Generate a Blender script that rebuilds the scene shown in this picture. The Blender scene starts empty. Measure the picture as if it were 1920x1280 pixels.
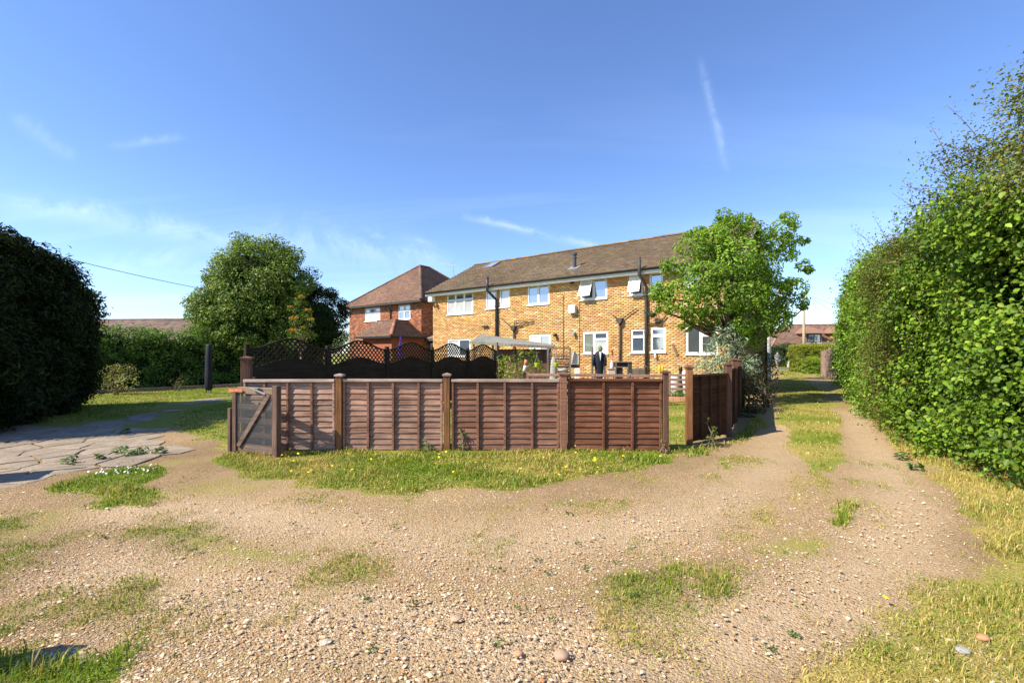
import bpy, math, random
import numpy as np
from mathutils import Vector, Matrix
random.seed(7)
RNG = np.random.default_rng(11)
R = math.radians
SC = bpy.context.scene
COL = SC.collection

# ------------------------------------------------------------------ camera, sky, sun, exposure
F_PX, HOR, CAM_H = 853.0, 662.0, 1.6        # focal length (px at 1920 wide), eye-level row, eye height in metres
cam_d = bpy.data.cameras.new('camera')
cam_d.lens = 16.0; cam_d.sensor_width = 36.0; cam_d.shift_y = 22 / 1920.0
cam_d.clip_start = 0.05; cam_d.clip_end = 3000
cam = bpy.data.objects.new('camera', cam_d); COL.objects.link(cam)
cam.location = (0, 0, CAM_H); cam.rotation_euler = (R(90), 0, 0)
SC.camera = cam

SUN_EL = 43.0
SUN_H = Vector((-0.90, -0.436)).normalized()
SUN_AZ = math.atan2(SUN_H.x, SUN_H.y)
SUN_V = Vector((SUN_H.x * math.cos(R(SUN_EL)), SUN_H.y * math.cos(R(SUN_EL)), math.sin(R(SUN_EL))))

def direction(px, py):
    return Vector(((px - 960) / F_PX, 1.0, (HOR - py) / F_PX)).normalized()

world = bpy.data.worlds.new('World'); SC.world = world; world.use_nodes = True
nt = world.node_tree; nt.nodes.clear()
def wn(t, **k):
    n = nt.nodes.new(t)
    for a, b in k.items(): setattr(n, a, b)
    return n
def wmath(op, a, b=None, clamp=False):
    n = wn('ShaderNodeMath', operation=op); n.use_clamp = clamp
    for i, q in enumerate((a, b)):
        if q is None: continue
        if isinstance(q, (int, float)): n.inputs[i].default_value = q
        else: nt.links.new(q, n.inputs[i])
    return n.outputs[0]
sky = wn('ShaderNodeTexSky', sky_type='NISHITA')
sky.sun_disc = False; sky.sun_elevation = R(SUN_EL); sky.sun_rotation = SUN_AZ
sky.altitude = 60; sky.air_density = 1.0; sky.dust_density = 0.15; sky.ozone_density = 3.0
tc = wn('ShaderNodeTexCoord')
sep = wn('ShaderNodeSeparateXYZ'); nt.links.new(tc.outputs['Generated'], sep.inputs[0])
zz = wmath('MAXIMUM', sep.outputs[2], 0.04)
zz = wmath('ADD', zz, 0.12)
comb = wn('ShaderNodeCombineXYZ')
nt.links.new(wmath('DIVIDE', sep.outputs[0], zz), comb.inputs[0]); nt.links.new(wmath('DIVIDE', sep.outputs[1], zz), comb.inputs[1])
mp = wn('ShaderNodeMapping'); mp.inputs['Rotation'].default_value = (0, 0, R(24)); mp.inputs['Scale'].default_value = (0.42, 1.5, 1.0)
mp.inputs['Location'].default_value = (2.3, 0.4, 0)
nt.links.new(comb.outputs[0], mp.inputs[0])
nz = wn('ShaderNodeTexNoise'); nz.inputs['Scale'].default_value = 0.8; nz.inputs['Detail'].default_value = 7; nz.inputs['Roughness'].default_value = 0.55; nz.inputs['Distortion'].default_value = 0.9
nt.links.new(mp.outputs[0], nz.inputs['Vector'])
cr = wn('ShaderNodeValToRGB'); cr.color_ramp.elements[0].position = 0.50; cr.color_ramp.elements[1].position = 0.82
nt.links.new(nz.outputs['Fac'], cr.inputs[0])
low = wmath('SUBTRACT', 0.62, sep.outputs[2], clamp=True)          # cirrus sheet thins towards the zenith
cloud = wmath('MULTIPLY', cr.outputs[0], wmath('MULTIPLY', low, 0.42))
nz2 = wn('ShaderNodeTexNoise'); nz2.inputs['Scale'].default_value = 11; nz2.inputs['Detail'].default_value = 10; nz2.inputs['Roughness'].default_value = 0.68; nz2.inputs['Distortion'].default_value = 0.6
nt.links.new(tc.outputs['Generated'], nz2.inputs['Vector'])
fib = wmath('MULTIPLY', wmath('SUBTRACT', nz2.outputs['Fac'], 0.36), 3.2, clamp=True)
def streak(p, q, width, amount):
    """a wisp of cirrus or an old contrail lying along the great circle from p to q"""
    global cloud
    a, b = direction(*p), direction(*q); n = a.cross(b).normalized(); m = (a + b).normalized(); c = a.dot(m)
    v = wn('ShaderNodeVectorMath', operation='DOT_PRODUCT'); nt.links.new(tc.outputs['Generated'], v.inputs[0]); v.inputs[1].default_value = n
    v2 = wn('ShaderNodeVectorMath', operation='DOT_PRODUCT'); nt.links.new(tc.outputs['Generated'], v2.inputs[0]); v2.inputs[1].default_value = m
    off = wmath('ADD', v.outputs['Value'], wmath('MULTIPLY', wmath('SUBTRACT', nz2.outputs['Fac'], 0.5), width * 4.5))
    g = wmath('POWER', 2.718, wmath('MULTIPLY', wmath('POWER', wmath('ABSOLUTE', wmath('DIVIDE', off, width)), 2.0), -1.0))
    mr = wn('ShaderNodeMapRange'); mr.interpolation_type = 'SMOOTHSTEP'
    mr.inputs['From Min'].default_value = 1 - (1 - c) * 1.25; mr.inputs['From Max'].default_value = 1 - (1 - c) * 0.25
    nt.links.new(v2.outputs['Value'], mr.inputs['Value'])
    s = wmath('MULTIPLY', wmath('MULTIPLY', g, mr.outputs[0]), wmath('MULTIPLY', fib, amount))
    cloud = wmath('ADD', cloud, s)
streak((1312, 110), (1362, 320), 0.006, 0.20)
streak((860, 404), (1160, 472), 0.007, 0.34)
streak((-120, 360), (480, 462), 0.018, 0.30)
streak((430, 440), (860, 500), 0.034, 0.26)
streak((20, 215), (140, 300), 0.010, 0.16)
streak((200, 275), (350, 256), 0.006, 0.20)
streak((150, 505), (420, 482), 0.020, 0.22)
hsv = wn('ShaderNodeHueSaturation'); hsv.inputs['Saturation'].default_value = 1.05; hsv.inputs['Hue'].default_value = 0.503
nt.links.new(sky.outputs[0], hsv.inputs['Color'])
mix = wn('ShaderNodeMix', data_type='RGBA'); nt.links.new(cloud, mix.inputs[0])
wb = wn('ShaderNodeMix', data_type='RGBA', blend_type='MULTIPLY'); wb.inputs[0].default_value = 1.0; nt.links.new(hsv.outputs[0], wb.inputs[6]); wb.inputs[7].default_value = (0.97, 1.03, 1.20, 1)
nt.links.new(wb.outputs[2], mix.inputs[6])
mix.inputs[7].default_value = (6.4, 7.4, 8.6, 1)
bg = wn('ShaderNodeBackground'); bg.inputs['Strength'].default_value = 0.116
nt.links.new(mix.outputs[2], bg.inputs[0])
out = wn('ShaderNodeOutputWorld'); nt.links.new(bg.outputs[0], out.inputs[0])

sun_d = bpy.data.lights.new('sun', 'SUN'); sun_d.energy = 5.0; sun_d.angle = R(0.53); sun_d.color = (1.0, 0.91, 0.74)
sun = bpy.data.objects.new('sun', sun_d); COL.objects.link(sun)
sun.rotation_euler = (-SUN_V).to_track_quat('-Z', 'Y').to_euler(); sun.location = (-20, -10, 30)

SC.view_settings.view_transform = 'Standard'; SC.view_settings.look = 'None'
SC.view_settings.exposure = 0.85; SC.view_settings.gamma = 1.0; SC.view_settings.use_curve_mapping = False
SC.render.engine = 'CYCLES'
SC.cycles.use_denoising = True
try: SC.cycles.denoiser = 'OPENIMAGEDENOISE'
except Exception: pass
SC.cycles.max_bounces = 6; SC.cycles.transparent_max_bounces = 12

# ------------------------------------------------------------------ projection helpers (photo row/column <-> metres)
def at(px, py, Y):
    return Vector(((px - 960) / F_PX * Y, Y, CAM_H + (HOR - py) / F_PX * Y))
def gnd(px, py):
    Y = CAM_H * F_PX / (py - HOR)
    return Vector(((px - 960) / F_PX * Y, Y, 0))

# ------------------------------------------------------------------ materials
MATS = {}
def mat(name, base, rough=0.75, var=0.2, scale=6.0, stretch=(1, 1, 1), bump=0.0, attr=False, spec=0.3, metal=0.0, base2=None, detail=5, bscale=None, transl=0.0, per_obj=0.0, blotch=0.0):
    if name in MATS: return MATS[name]
    m = bpy.data.materials.new(name); m.use_nodes = True; t = m.node_tree; t.nodes.clear()
    N = lambda ty: t.nodes.new(ty)
    o = N('ShaderNodeOutputMaterial'); p = N('ShaderNodeBsdfPrincipled')
    p.inputs['Roughness'].default_value = rough; p.inputs['Metallic'].default_value = metal
    p.inputs['Specular IOR Level'].default_value = spec
    c = N('ShaderNodeTexCoord'); mpn = N('ShaderNodeMapping'); mpn.inputs['Scale'].default_value = stretch
    t.links.new(c.outputs['Object'], mpn.inputs[0])
    vec = mpn.outputs[0]
    if per_obj:
        oi = N('ShaderNodeObjectInfo'); ad = N('ShaderNodeVectorMath'); ad.operation = 'ADD'
        ml = N('ShaderNodeMath'); ml.operation = 'MULTIPLY'; ml.inputs[1].default_value = 57.0
        t.links.new(oi.outputs['Random'], ml.inputs[0]); t.links.new(vec, ad.inputs[0]); t.links.new(ml.outputs[0], ad.inputs[1]); vec = ad.outputs[0]
    n = N('ShaderNodeTexNoise'); n.inputs['Scale'].default_value = scale; n.inputs['Detail'].default_value = detail; n.inputs['Roughness'].default_value = 0.62
    t.links.new(vec, n.inputs['Vector'])
    mx = N('ShaderNodeMix'); mx.data_type = 'RGBA'
    mr = N('ShaderNodeMapRange'); mr.inputs[1].default_value = 0.3; mr.inputs[2].default_value = 0.7
    t.links.new(n.outputs['Fac'], mr.inputs[0]); t.links.new(mr.outputs[0], mx.inputs[0])
    if attr:
        a = N('ShaderNodeAttribute'); a.attribute_name = 'Col'
        h1 = N('ShaderNodeHueSaturation'); h1.inputs['Value'].default_value = 1 - var; h2 = N('ShaderNodeHueSaturation'); h2.inputs['Value'].default_value = 1 + var
        t.links.new(a.outputs['Color'], h1.inputs['Color']); t.links.new(a.outputs['Color'], h2.inputs['Color'])
        t.links.new(h1.outputs[0], mx.inputs[6]); t.links.new(h2.outputs[0], mx.inputs[7])
    else:
        b2 = base2 or [min(1, q * (1 + var)) for q in base]
        b1 = base if base2 else [q * (1 - var) for q in base]
        mx.inputs[6].default_value = (*b1, 1); mx.inputs[7].default_value = (*b2, 1)
    colr = mx.outputs[2]
    if per_obj:
        h3 = N('ShaderNodeHueSaturation'); mr3 = N('ShaderNodeMapRange'); mr3.inputs[3].default_value = 1 - per_obj; mr3.inputs[4].default_value = 1 + per_obj
        t.links.new(oi.outputs['Random'], mr3.inputs[0]); t.links.new(mr3.outputs[0], h3.inputs['Value']); t.links.new(colr, h3.inputs['Color']); colr = h3.outputs[0]
    if blotch:      # large irregular faded and stained areas
        nb = N('ShaderNodeTexNoise'); nb.inputs['Scale'].default_value = 2.6; nb.inputs['Detail'].default_value = 7; nb.inputs['Roughness'].default_value = 0.7
        gm = N('ShaderNodeNewGeometry'); t.links.new(gm.outputs['Position'], nb.inputs['Vector'])
        mb_ = N('ShaderNodeMapRange'); mb_.inputs[1].default_value = 0.3; mb_.inputs[2].default_value = 0.7; mb_.inputs[3].default_value = 1 - blotch; mb_.inputs[4].default_value = 1 + blotch
        hb_ = N('ShaderNodeHueSaturation'); t.links.new(nb.outputs['Fac'], mb_.inputs[0]); t.links.new(mb_.outputs[0], hb_.inputs['Value']); t.links.new(colr, hb_.inputs['Color']); colr = hb_.outputs[0]
    t.links.new(colr, p.inputs['Base Color'])
    if bump:
        bn = N('ShaderNodeBump'); bn.inputs['Strength'].default_value = bump; bn.inputs['Distance'].default_value = 0.02
        if bscale:
            n2 = N('ShaderNodeTexNoise'); n2.inputs['Scale'].default_value = bscale; n2.inputs['Detail'].default_value = 4
            t.links.new(vec, n2.inputs['Vector']); t.links.new(n2.outputs['Fac'], bn.inputs['Height'])
        else: t.links.new(n.outputs['Fac'], bn.inputs['Height'])
        t.links.new(bn.outputs[0], p.inputs['Normal'])
    sh = p.outputs[0]
    if transl:
        tr = N('ShaderNodeBsdfTranslucent'); hs = N('ShaderNodeHueSaturation'); hs.inputs['Value'].default_value = 1.35; hs.inputs['Hue'].default_value = 0.485
        t.links.new(colr, hs.inputs['Color']); t.links.new(hs.outputs[0], tr.inputs[0])
        ms = N('ShaderNodeMixShader'); ms.inputs[0].default_value = transl
        t.links.new(sh, ms.inputs[1]); t.links.new(tr.outputs[0], ms.inputs[2]); sh = ms.outputs[0]
    t.links.new(sh, o.inputs[0])
    MATS[name] = m
    return m

M_LEAF = mat('leaf', (0.1, 0.2, 0.03), 0.5, 0.12, 3.0, attr=True, spec=0.32, transl=0.36)
M_LEAF_MATT = mat('leaf_matt', (0.1, 0.2, 0.03), 0.6, 0.12, 3.0, attr=True, spec=0.2, transl=0.28)
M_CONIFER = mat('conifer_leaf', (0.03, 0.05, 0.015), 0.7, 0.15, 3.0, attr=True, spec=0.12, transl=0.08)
M_CORE = mat('opaque_core', (0.018, 0.028, 0.010), 0.9, 0.5, 9.0, bump=1.0, spec=0.05)  # dark opaque hull inside foliage, added to stop sky showing through
M_GRASS = mat('grass_blade', (0.1, 0.2, 0.03), 0.55, 0.1, 2.0, attr=True, spec=0.25, transl=0.30)
M_BARK = mat('bark', (0.16, 0.12, 0.085), 0.9, 0.45, 14, (1, 1, 0.25), bump=0.9)
M_BIRCH = mat('birch_bark', (0.10, 0.09, 0.08), 0.8, 0.3, 9, (1, 1, 2.2), bump=0.4, base2=(0.75, 0.72, 0.66))
M_BRICK = mat('brick', (0.5, 0.35, 0.15), 0.88, 0.16, 40, attr=True, bump=0.5, spec=0.15)
M_MORTAR = mat('mortar', (0.50, 0.385, 0.23), 0.95, 0.15, 30, bump=0.4, spec=0.1)
M_TILE = mat('roof_tile', (0.2, 0.15, 0.1), 0.85, 0.25, 16, attr=True, bump=0.4, spec=0.2)
M_WHITE = mat('white_upvc', (0.80, 0.80, 0.79), 0.35, 0.04, 3, spec=0.45)
M_FASCIA = mat('white_painted_board', (0.74, 0.73, 0.70), 0.5, 0.08, 4, spec=0.3)
M_BLACK = mat('black_plastic', (0.022, 0.022, 0.024), 0.45, 0.3, 6, spec=0.4)
M_PIPE = mat('aged_dark_pipe', (0.060, 0.050, 0.045), 0.6, 0.4, 12, spec=0.35)
M_LEAD = mat('lead_grey', (0.20, 0.21, 0.23), 0.55, 0.2, 8, spec=0.4)
M_STEEL = mat('galvanised_steel', (0.45, 0.46, 0.47), 0.4, 0.15, 12, metal=0.85)
M_RUST = mat('rusty_strap', (0.42, 0.15, 0.075), 0.85, 0.4, 30, bump=0.4)
M_FELT = mat('roofing_felt', (0.17, 0.175, 0.17), 0.95, 0.25, 5, bump=0.4, base2=(0.30, 0.285, 0.23), spec=0.1)
M_CLOTH = mat('black_cloth', (0.012, 0.015, 0.026), 0.7, 0.3, 7, bump=0.4, spec=0.3)
M_TERRA = mat('terracotta', (0.48, 0.20, 0.11), 0.85, 0.2, 14, bump=0.2)
M_TIMBER = mat('grey_weathered_timber', (0.19, 0.155, 0.125), 0.85, 0.35, 9, (1, 1, 0.12), bump=0.5)
M_STONE = mat('pale_stone', (0.36, 0.34, 0.30), 0.9, 0.2, 12, bump=0.4)
M_ASPHALT = mat('asphalt', (0.11, 0.11, 0.115), 0.9, 0.2, 40, bump=0.3)

def wood(name, c1, c2, per_obj=0.12, axis=0, rough=0.8):
    st = [22, 22, 22]; st[axis] = 1.1
    return mat(name, c1, rough, 0.2, 1.5, tuple(st), bump=0.45, base2=c2, per_obj=per_obj, detail=8, spec=0.15, blotch=0.30)
W_P1 = wood('faded_pinkish_board', (0.16, 0.082, 0.057), (0.45, 0.30, 0.228))
W_P2 = wood('weathered_board', (0.145, 0.068, 0.046), (0.40, 0.245, 0.18))
W_P3 = wood('brown_stained_board', (0.115, 0.050, 0.032), (0.29, 0.152, 0.102))
W_P4 = wood('red_brown_board', (0.095, 0.035, 0.019), (0.215, 0.094, 0.054))
W_POST = wood('post_orange_brown', (0.10, 0.042, 0.018), (0.27, 0.125, 0.055), 0.08, 2)
W_POSTD = wood('post_dark_brown', (0.085, 0.040, 0.026), (0.19, 0.105, 0.075), 0.08, 2)
W_RAIL = wood('sun_bleached_rail', (0.26, 0.175, 0.14), (0.47, 0.37, 0.31))
W_TREL = wood('dark_creosoted_wood', (0.016, 0.012, 0.009), (0.045, 0.034, 0.026), 0.1)
W_GATE = wood('gate_rail_wood', (0.14, 0.095, 0.06), (0.36, 0.27, 0.18))
W_GATED = wood('gate_dark_wood', (0.085, 0.05, 0.035), (0.20, 0.13, 0.10), 0.1, 2)
W_GATE2 = wood('gate_grey_brown_wood', (0.085, 0.055, 0.042), (0.21, 0.15, 0.118), 0.1)
W_SHADE = wood('stain_and_shade_board', (0.045, 0.020, 0.012), (0.11, 0.055, 0.034))  # lane fence boards: stained brown, darkened further to put its shade into colour
W_RANCH = wood('ranch_rail_wood', (0.17, 0.085, 0.06), (0.36, 0.22, 0.18))

def glass_mat(name, tint, refl):
    m = bpy.data.materials.new(name); m.use_nodes = True; t = m.node_tree; t.nodes.clear()
    N = lambda ty: t.nodes.new(ty)
    o = N('ShaderNodeOutputMaterial'); d = N('ShaderNodeBsdfPrincipled'); g = N('ShaderNodeBsdfGlossy'); g.inputs['Roughness'].default_value = 0.03
    n = N('ShaderNodeTexNoise'); n.inputs['Scale'].default_value = 1.3; c = N('ShaderNodeTexCoord'); t.links.new(c.outputs['Object'], n.inputs['Vector'])
    mx = N('ShaderNodeMix'); mx.data_type = 'RGBA'; mx.inputs[6].default_value = (*[q * 0.6 for q in tint], 1); mx.inputs[7].default_value = (*[min(1, q * 1.4) for q in tint], 1)
    t.links.new(n.outputs['Fac'], mx.inputs[0]); t.links.new(mx.outputs[2], d.inputs['Base Color']); d.inputs['Roughness'].default_value = 0.2; d.inputs['Specular IOR Level'].default_value = 0.2
    ms = N('ShaderNodeMixShader'); ms.inputs[0].default_value = refl
    t.links.new(d.outputs[0], ms.inputs[1]); t.links.new(g.outputs[0], ms.inputs[2]); t.links.new(ms.outputs[0], o.inputs[0])
    return m
G_BLUE = glass_mat('pane_sky', (0.10, 0.13, 0.18), 0.38)
G_NET = glass_mat('pane_net_curtain', (0.50, 0.52, 0.54), 0.22)
G_DARK = glass_mat('pane_dark', (0.030, 0.034, 0.038), 0.03)
G_GREEN = glass_mat('pane_room', (0.22, 0.25, 0.20), 0.25)
G_WHITE = glass_mat('pane_blind', (0.72, 0.73, 0.74), 0.08)

def mesh_mat():
    m = bpy.data.materials.new('wire_netting'); m.use_nodes = True; t = m.node_tree; t.nodes.clear()
    N = lambda ty: t.nodes.new(ty)
    o = N('ShaderNodeOutputMaterial'); d = N('ShaderNodeBsdfPrincipled'); d.inputs['Base Color'].default_value = (0.07, 0.074, 0.08, 1); d.inputs['Roughness'].default_value = 0.7
    tr = N('ShaderNodeBsdfTransparent'); ms = N('ShaderNodeMixShader')
    c = N('ShaderNodeTexCoord'); s = N('ShaderNodeSeparateXYZ'); t.links.new(c.outputs['Object'], s.inputs[0])
    outs = []
    for i in (0, 2):
        a = N('ShaderNodeMath'); a.operation = 'MULTIPLY'; a.inputs[1].default_value = 90; t.links.new(s.outputs[i], a.inputs[0])
        b = N('ShaderNodeMath'); b.operation = 'FRACT'; t.links.new(a.outputs[0], b.inputs[0])
        g = N('ShaderNodeMath'); g.operation = 'LESS_THAN'; g.inputs[1].default_value = 0.15; t.links.new(b.outputs[0], g.inputs[0]); outs.append(g.outputs[0])
    mxx = N('ShaderNodeMath'); mxx.operation = 'MAXIMUM'; t.links.new(outs[0], mxx.inputs[0]); t.links.new(outs[1], mxx.inputs[1])
    t.links.new(mxx.outputs[0], ms.inputs[0]); t.links.new(tr.outputs[0], ms.inputs[1]); t.links.new(d.outputs[0], ms.inputs[2]); t.links.new(ms.outputs[0], o.inputs[0])
    return m
M_NET = mesh_mat()

# ------------------------------------------------------------------ object helpers
def tag(o, label, cat=None, group=None, kind=None):
    o['label'] = label
    if cat: o['category'] = cat
    if group: o['group'] = group
    if kind: o['kind'] = kind
    return o
def thing(name, label, cat, loc=(0, 0, 0), rotz=0.0, group=None):
    o = bpy.data.objects.new(name, None); COL.objects.link(o); o.empty_display_size = 0.2
    o.location = loc; o.rotation_euler = (0, 0, rotz)
    return tag(o, label, cat, group)
def link(name, me, m, parent=None, loc=None, rot=None):
    o = bpy.data.objects.new(name, me); COL.objects.link(o)
    if m is not None and not me.materials: me.materials.append(m)
    if parent is not None: o.parent = parent
    if loc is not None: o.location = loc
    if rot is not None: o.rotation_euler = rot
    return o

class MB:
    """collects boxes, tubes and polygons; build() links them as one mesh object"""
    def __init__(s): s.v = []; s.f = []; s.c = []; s.hascol = False
    def add(s, vs, fs, col=None):
        b = len(s.v); s.v += [tuple(q) for q in vs]; s.f += [tuple(i + b for i in f) for f in fs]
        if col is not None: s.hascol = True
        s.c += [col or (0.5, 0.5, 0.5)] * len(vs); return s
    def bx(s, x0, x1, y0, y1, z0, z1, col=None, mtx=None):
        vs = [Vector(q) for q in ((x0, y0, z0), (x1, y0, z0), (x1, y1, z0), (x0, y1, z0), (x0, y0, z1), (x1, y0, z1), (x1, y1, z1), (x0, y1, z1))]
        if mtx is not None: vs = [mtx @ q for q in vs]
        return s.add(vs, [(0, 3, 2, 1), (4, 5, 6, 7), (0, 1, 5, 4), (1, 2, 6, 5), (2, 3, 7, 6), (3, 0, 4, 7)], col)
    def bar(s, a, b, w, h, up=(0, 0, 1), col=None):
        a, b = Vector(a), Vector(b); d = (b - a); L = d.length; d.normalize(); up = Vector(up)
        sd = d.cross(up)
        if sd.length < 1e-4: sd = d.cross(Vector((1, 0, 0)))
        sd.normalize(); u = sd.cross(d)
        vs = [p + sd * i * w / 2 + u * j * h / 2 for p in (a, b) for i, j in ((-1, -1), (1, -1), (1, 1), (-1, 1))]
        return s.add(vs, [(3, 2, 1, 0), (4, 5, 6, 7), (0, 1, 5, 4), (1, 2, 6, 5), (2, 3, 7, 6), (3, 0, 4, 7)], col)
    def tube(s, pts, r, seg=8, col=None):
        pts = [Vector(p) for p in pts]; n = len(pts); rs = r if isinstance(r, (list, tuple)) else [r] * n
        vs = []; prev = None
        for i, p in enumerate(pts):
            d = (pts[min(i + 1, n - 1)] - pts[max(i - 1, 0)]).normalized()
            if prev is None:
                x = d.cross(Vector((0, 0, 1)))
                if x.length < 1e-3: x = d.cross(Vector((1, 0, 0)))
            else: x = prev - d * prev.dot(d)
            x.normalize(); prev = x; y = d.cross(x)
            for k in range(seg):
                a = 2 * math.pi * k / seg; vs.append(p + (x * math.cos(a) + y * math.sin(a)) * rs[i])
        fs = [(i * seg + k, i * seg + (k + 1) % seg, (i + 1) * seg + (k + 1) % seg, (i + 1) * seg + k) for i in range(n - 1) for k in range(seg)]
        fs.append(tuple(reversed(range(seg)))); fs.append(tuple((n - 1) * seg + k for k in range(seg)))
        return s.add(vs, fs, col)
    def lathe(s, prof, c=(0, 0, 0), seg=16, col=None, squash=1.0):
        vs = [(c[0] + r * math.cos(2 * math.pi * k / seg), c[1] + squash * r * math.sin(2 * math.pi * k / seg), c[2] + z) for r, z in prof for k in range(seg)]
        n = len(prof)
        fs = [(i * seg + k, i * seg + (k + 1) % seg, (i + 1) * seg + (k + 1) % seg, (i + 1) * seg + k) for i in range(n - 1) for k in range(seg)]
        fs.append(tuple(reversed(range(seg)))); fs.append(tuple((n - 1) * seg + k for k in range(seg)))
        return s.add(vs, fs, col)
    def prism(s, poly, axis, a, b, col=None):
        """polygon of (p,q) pairs extruded along axis 'x','y' or 'z' from a to b"""
        def mk(p, q, t): return {'x': (t, p, q), 'y': (p, t, q), 'z': (p, q, t)}[axis]
        n = len(poly); vs = [mk(p, q, a) for p, q in poly] + [mk(p, q, b) for p, q in poly]
        fs = [tuple(range(n)), tuple(reversed(range(n, 2 * n)))] + [(i, i + n, (i + 1) % n + n, (i + 1) % n) for i in range(n)]
        return s.add(vs, fs, col)
    def mesh(s, name, smooth=False):
        me = bpy.data.meshes.new(name); me.from_pydata(s.v, [], s.f)
        if s.hascol:
            a = me.attributes.new('Col', 'FLOAT_COLOR', 'POINT')
            a.data.foreach_set('color', np.c_[np.array(s.c, np.float32), np.ones(len(s.c), np.float32)].ravel())
        me.update()
        if smooth: me.polygons.foreach_set('use_smooth', [True] * len(me.polygons))
        return me
    def build(s, name, m, parent=None, smooth=False, bevel=0.0, loc=None, rot=None, fix=True):
        import bmesh
        me = s.mesh(name, smooth)
        if fix:
            bm = bmesh.new(); bm.from_mesh(me); bmesh.ops.recalc_face_normals(bm, faces=bm.faces); bm.to_mesh(me); bm.free()
        o = link(name, me, m, parent, loc, rot)
        if bevel:
            b = o.modifiers.new('edge', 'BEVEL'); b.width = bevel; b.segments = 1; b.limit_method = 'ANGLE'
        return o

def np_mesh(name, V, Fc, C=None, smooth=False):
    V = np.asarray(V, np.float32); Fc = np.asarray(Fc, np.int32); k = Fc.shape[1]
    me = bpy.data.meshes.new(name)
    me.vertices.add(len(V)); me.vertices.foreach_set('co', V.ravel())
    me.loops.add(Fc.size); me.loops.foreach_set('vertex_index', Fc.ravel())
    me.polygons.add(len(Fc)); me.polygons.foreach_set('loop_start', np.arange(0, Fc.size, k, dtype=np.int32))
    if smooth: me.polygons.foreach_set('use_smooth', np.ones(len(Fc), bool))
    me.update(calc_edges=True)
    if C is not None:
        a = me.attributes.new('Col', 'FLOAT_COLOR', 'POINT')
        a.data.foreach_set('color', np.c_[C, np.ones(len(C))].astype(np.float32).ravel())
    return me

def wob(P, freq, seed, oct=3):
    """smooth pseudo-noise in about -1..1 over an (n,2|3) array"""
    r = np.random.default_rng(seed); P = np.atleast_2d(P); tot = np.zeros(len(P)); amp = 1.0; s = 0
    for o in range(oct):
        q = np.zeros(len(P))
        for _ in range(4):
            d = r.normal(size=P.shape[1]); d /= np.linalg.norm(d)
            q += np.sin(P @ d * freq * r.uniform(0.7, 1.4) + r.uniform(0, 6.28))
        tot += amp * q / 2.4; s += amp; amp *= 0.55; freq *= 2.1
    return np.clip(tot / s, -1, 1)

def unit(a): return a / (np.linalg.norm(a, axis=1, keepdims=True) + 1e-9)

def leaf_mesh(name, P, N, size, col, rng, aspect=0.55, fold=0.18, droop=0.35, cup=False):
    """one folded blade-shaped face pair per leaf; P positions, N outward bias, size per leaf, col (n,3)"""
    n = len(P); size = np.asarray(size).reshape(-1, 1) * np.ones((n, 1))
    nr = unit(N * 0.9 + np.array([0, 0, 0.45]) + rng.normal(size=(n, 3)) * 0.62)
    d = unit(np.cross(nr, rng.normal(size=(n, 3)))); d[:, 2] -= droop; d = unit(d - nr * np.sum(d * nr, 1, keepdims=True))
    w = np.cross(nr, d)
    L = size; W = size * aspect
    base = P - d * L * 0.5; tip = P + d * L * 0.5 - nr * L * 0.12
    if cup:
        sh = d * L
        pts = [base, P - sh * 0.18 + w * W * 0.5 + nr * fold * W, P + sh * 0.22 + w * W * 0.40 + nr * fold * W, tip, P + sh * 0.22 - w * W * 0.40 + nr * fold * W, P - sh * 0.18 - w * W * 0.5 + nr * fold * W]
        V = np.stack(pts, 1).reshape(-1, 3); b = np.arange(n)[:, None] * 6
        Fc = np.concatenate([b + np.array([[0, 1, 2, 3]]), b + np.array([[0, 3, 4, 5]])], 0); k = 6
    else:
        mid = P - d * L * 0.08
        V = np.stack([base, mid + w * W * 0.5 + nr * fold * W, tip, mid - w * W * 0.5 + nr * fold * W], 1).reshape(-1, 3)
        b = np.arange(n)[:, None] * 4
        Fc = np.concatenate([b + np.array([[0, 1, 2]]), b + np.array([[0, 2, 3]])], 0); k = 4
    return np_mesh(name, V, Fc, np.repeat(col, k, 0))

def jitter_cols(n, rng, pal, amt=0.22, w=None):
    pal = np.array(pal); i = rng.choice(len(pal), n, p=w)
    return np.clip(pal[i] * (1 + rng.normal(size=(n, 1)) * amt) * (1 + rng.normal(size=(n, 3)) * 0.05), 0.003, 0.9)

def blob(name, m, parent, radius, loc=(0, 0, 0), amp=0.18, seed=0, sub=3):
    import bmesh
    bm = bmesh.new(); bmesh.ops.create_icosphere(bm, subdivisions=sub, radius=1.0)
    V = np.array([v.co[:] for v in bm.verts]); k = 1 + amp * wob(V, 3.0, seed, 3)
    for v, q in zip(bm.verts, V * k[:, None] * np.array(radius) + np.array(loc)): v.co = q
    me = bpy.data.meshes.new(name); bm.to_mesh(me); bm.free()
    return link(name, me, m, parent)

print('setup ok')
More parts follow.
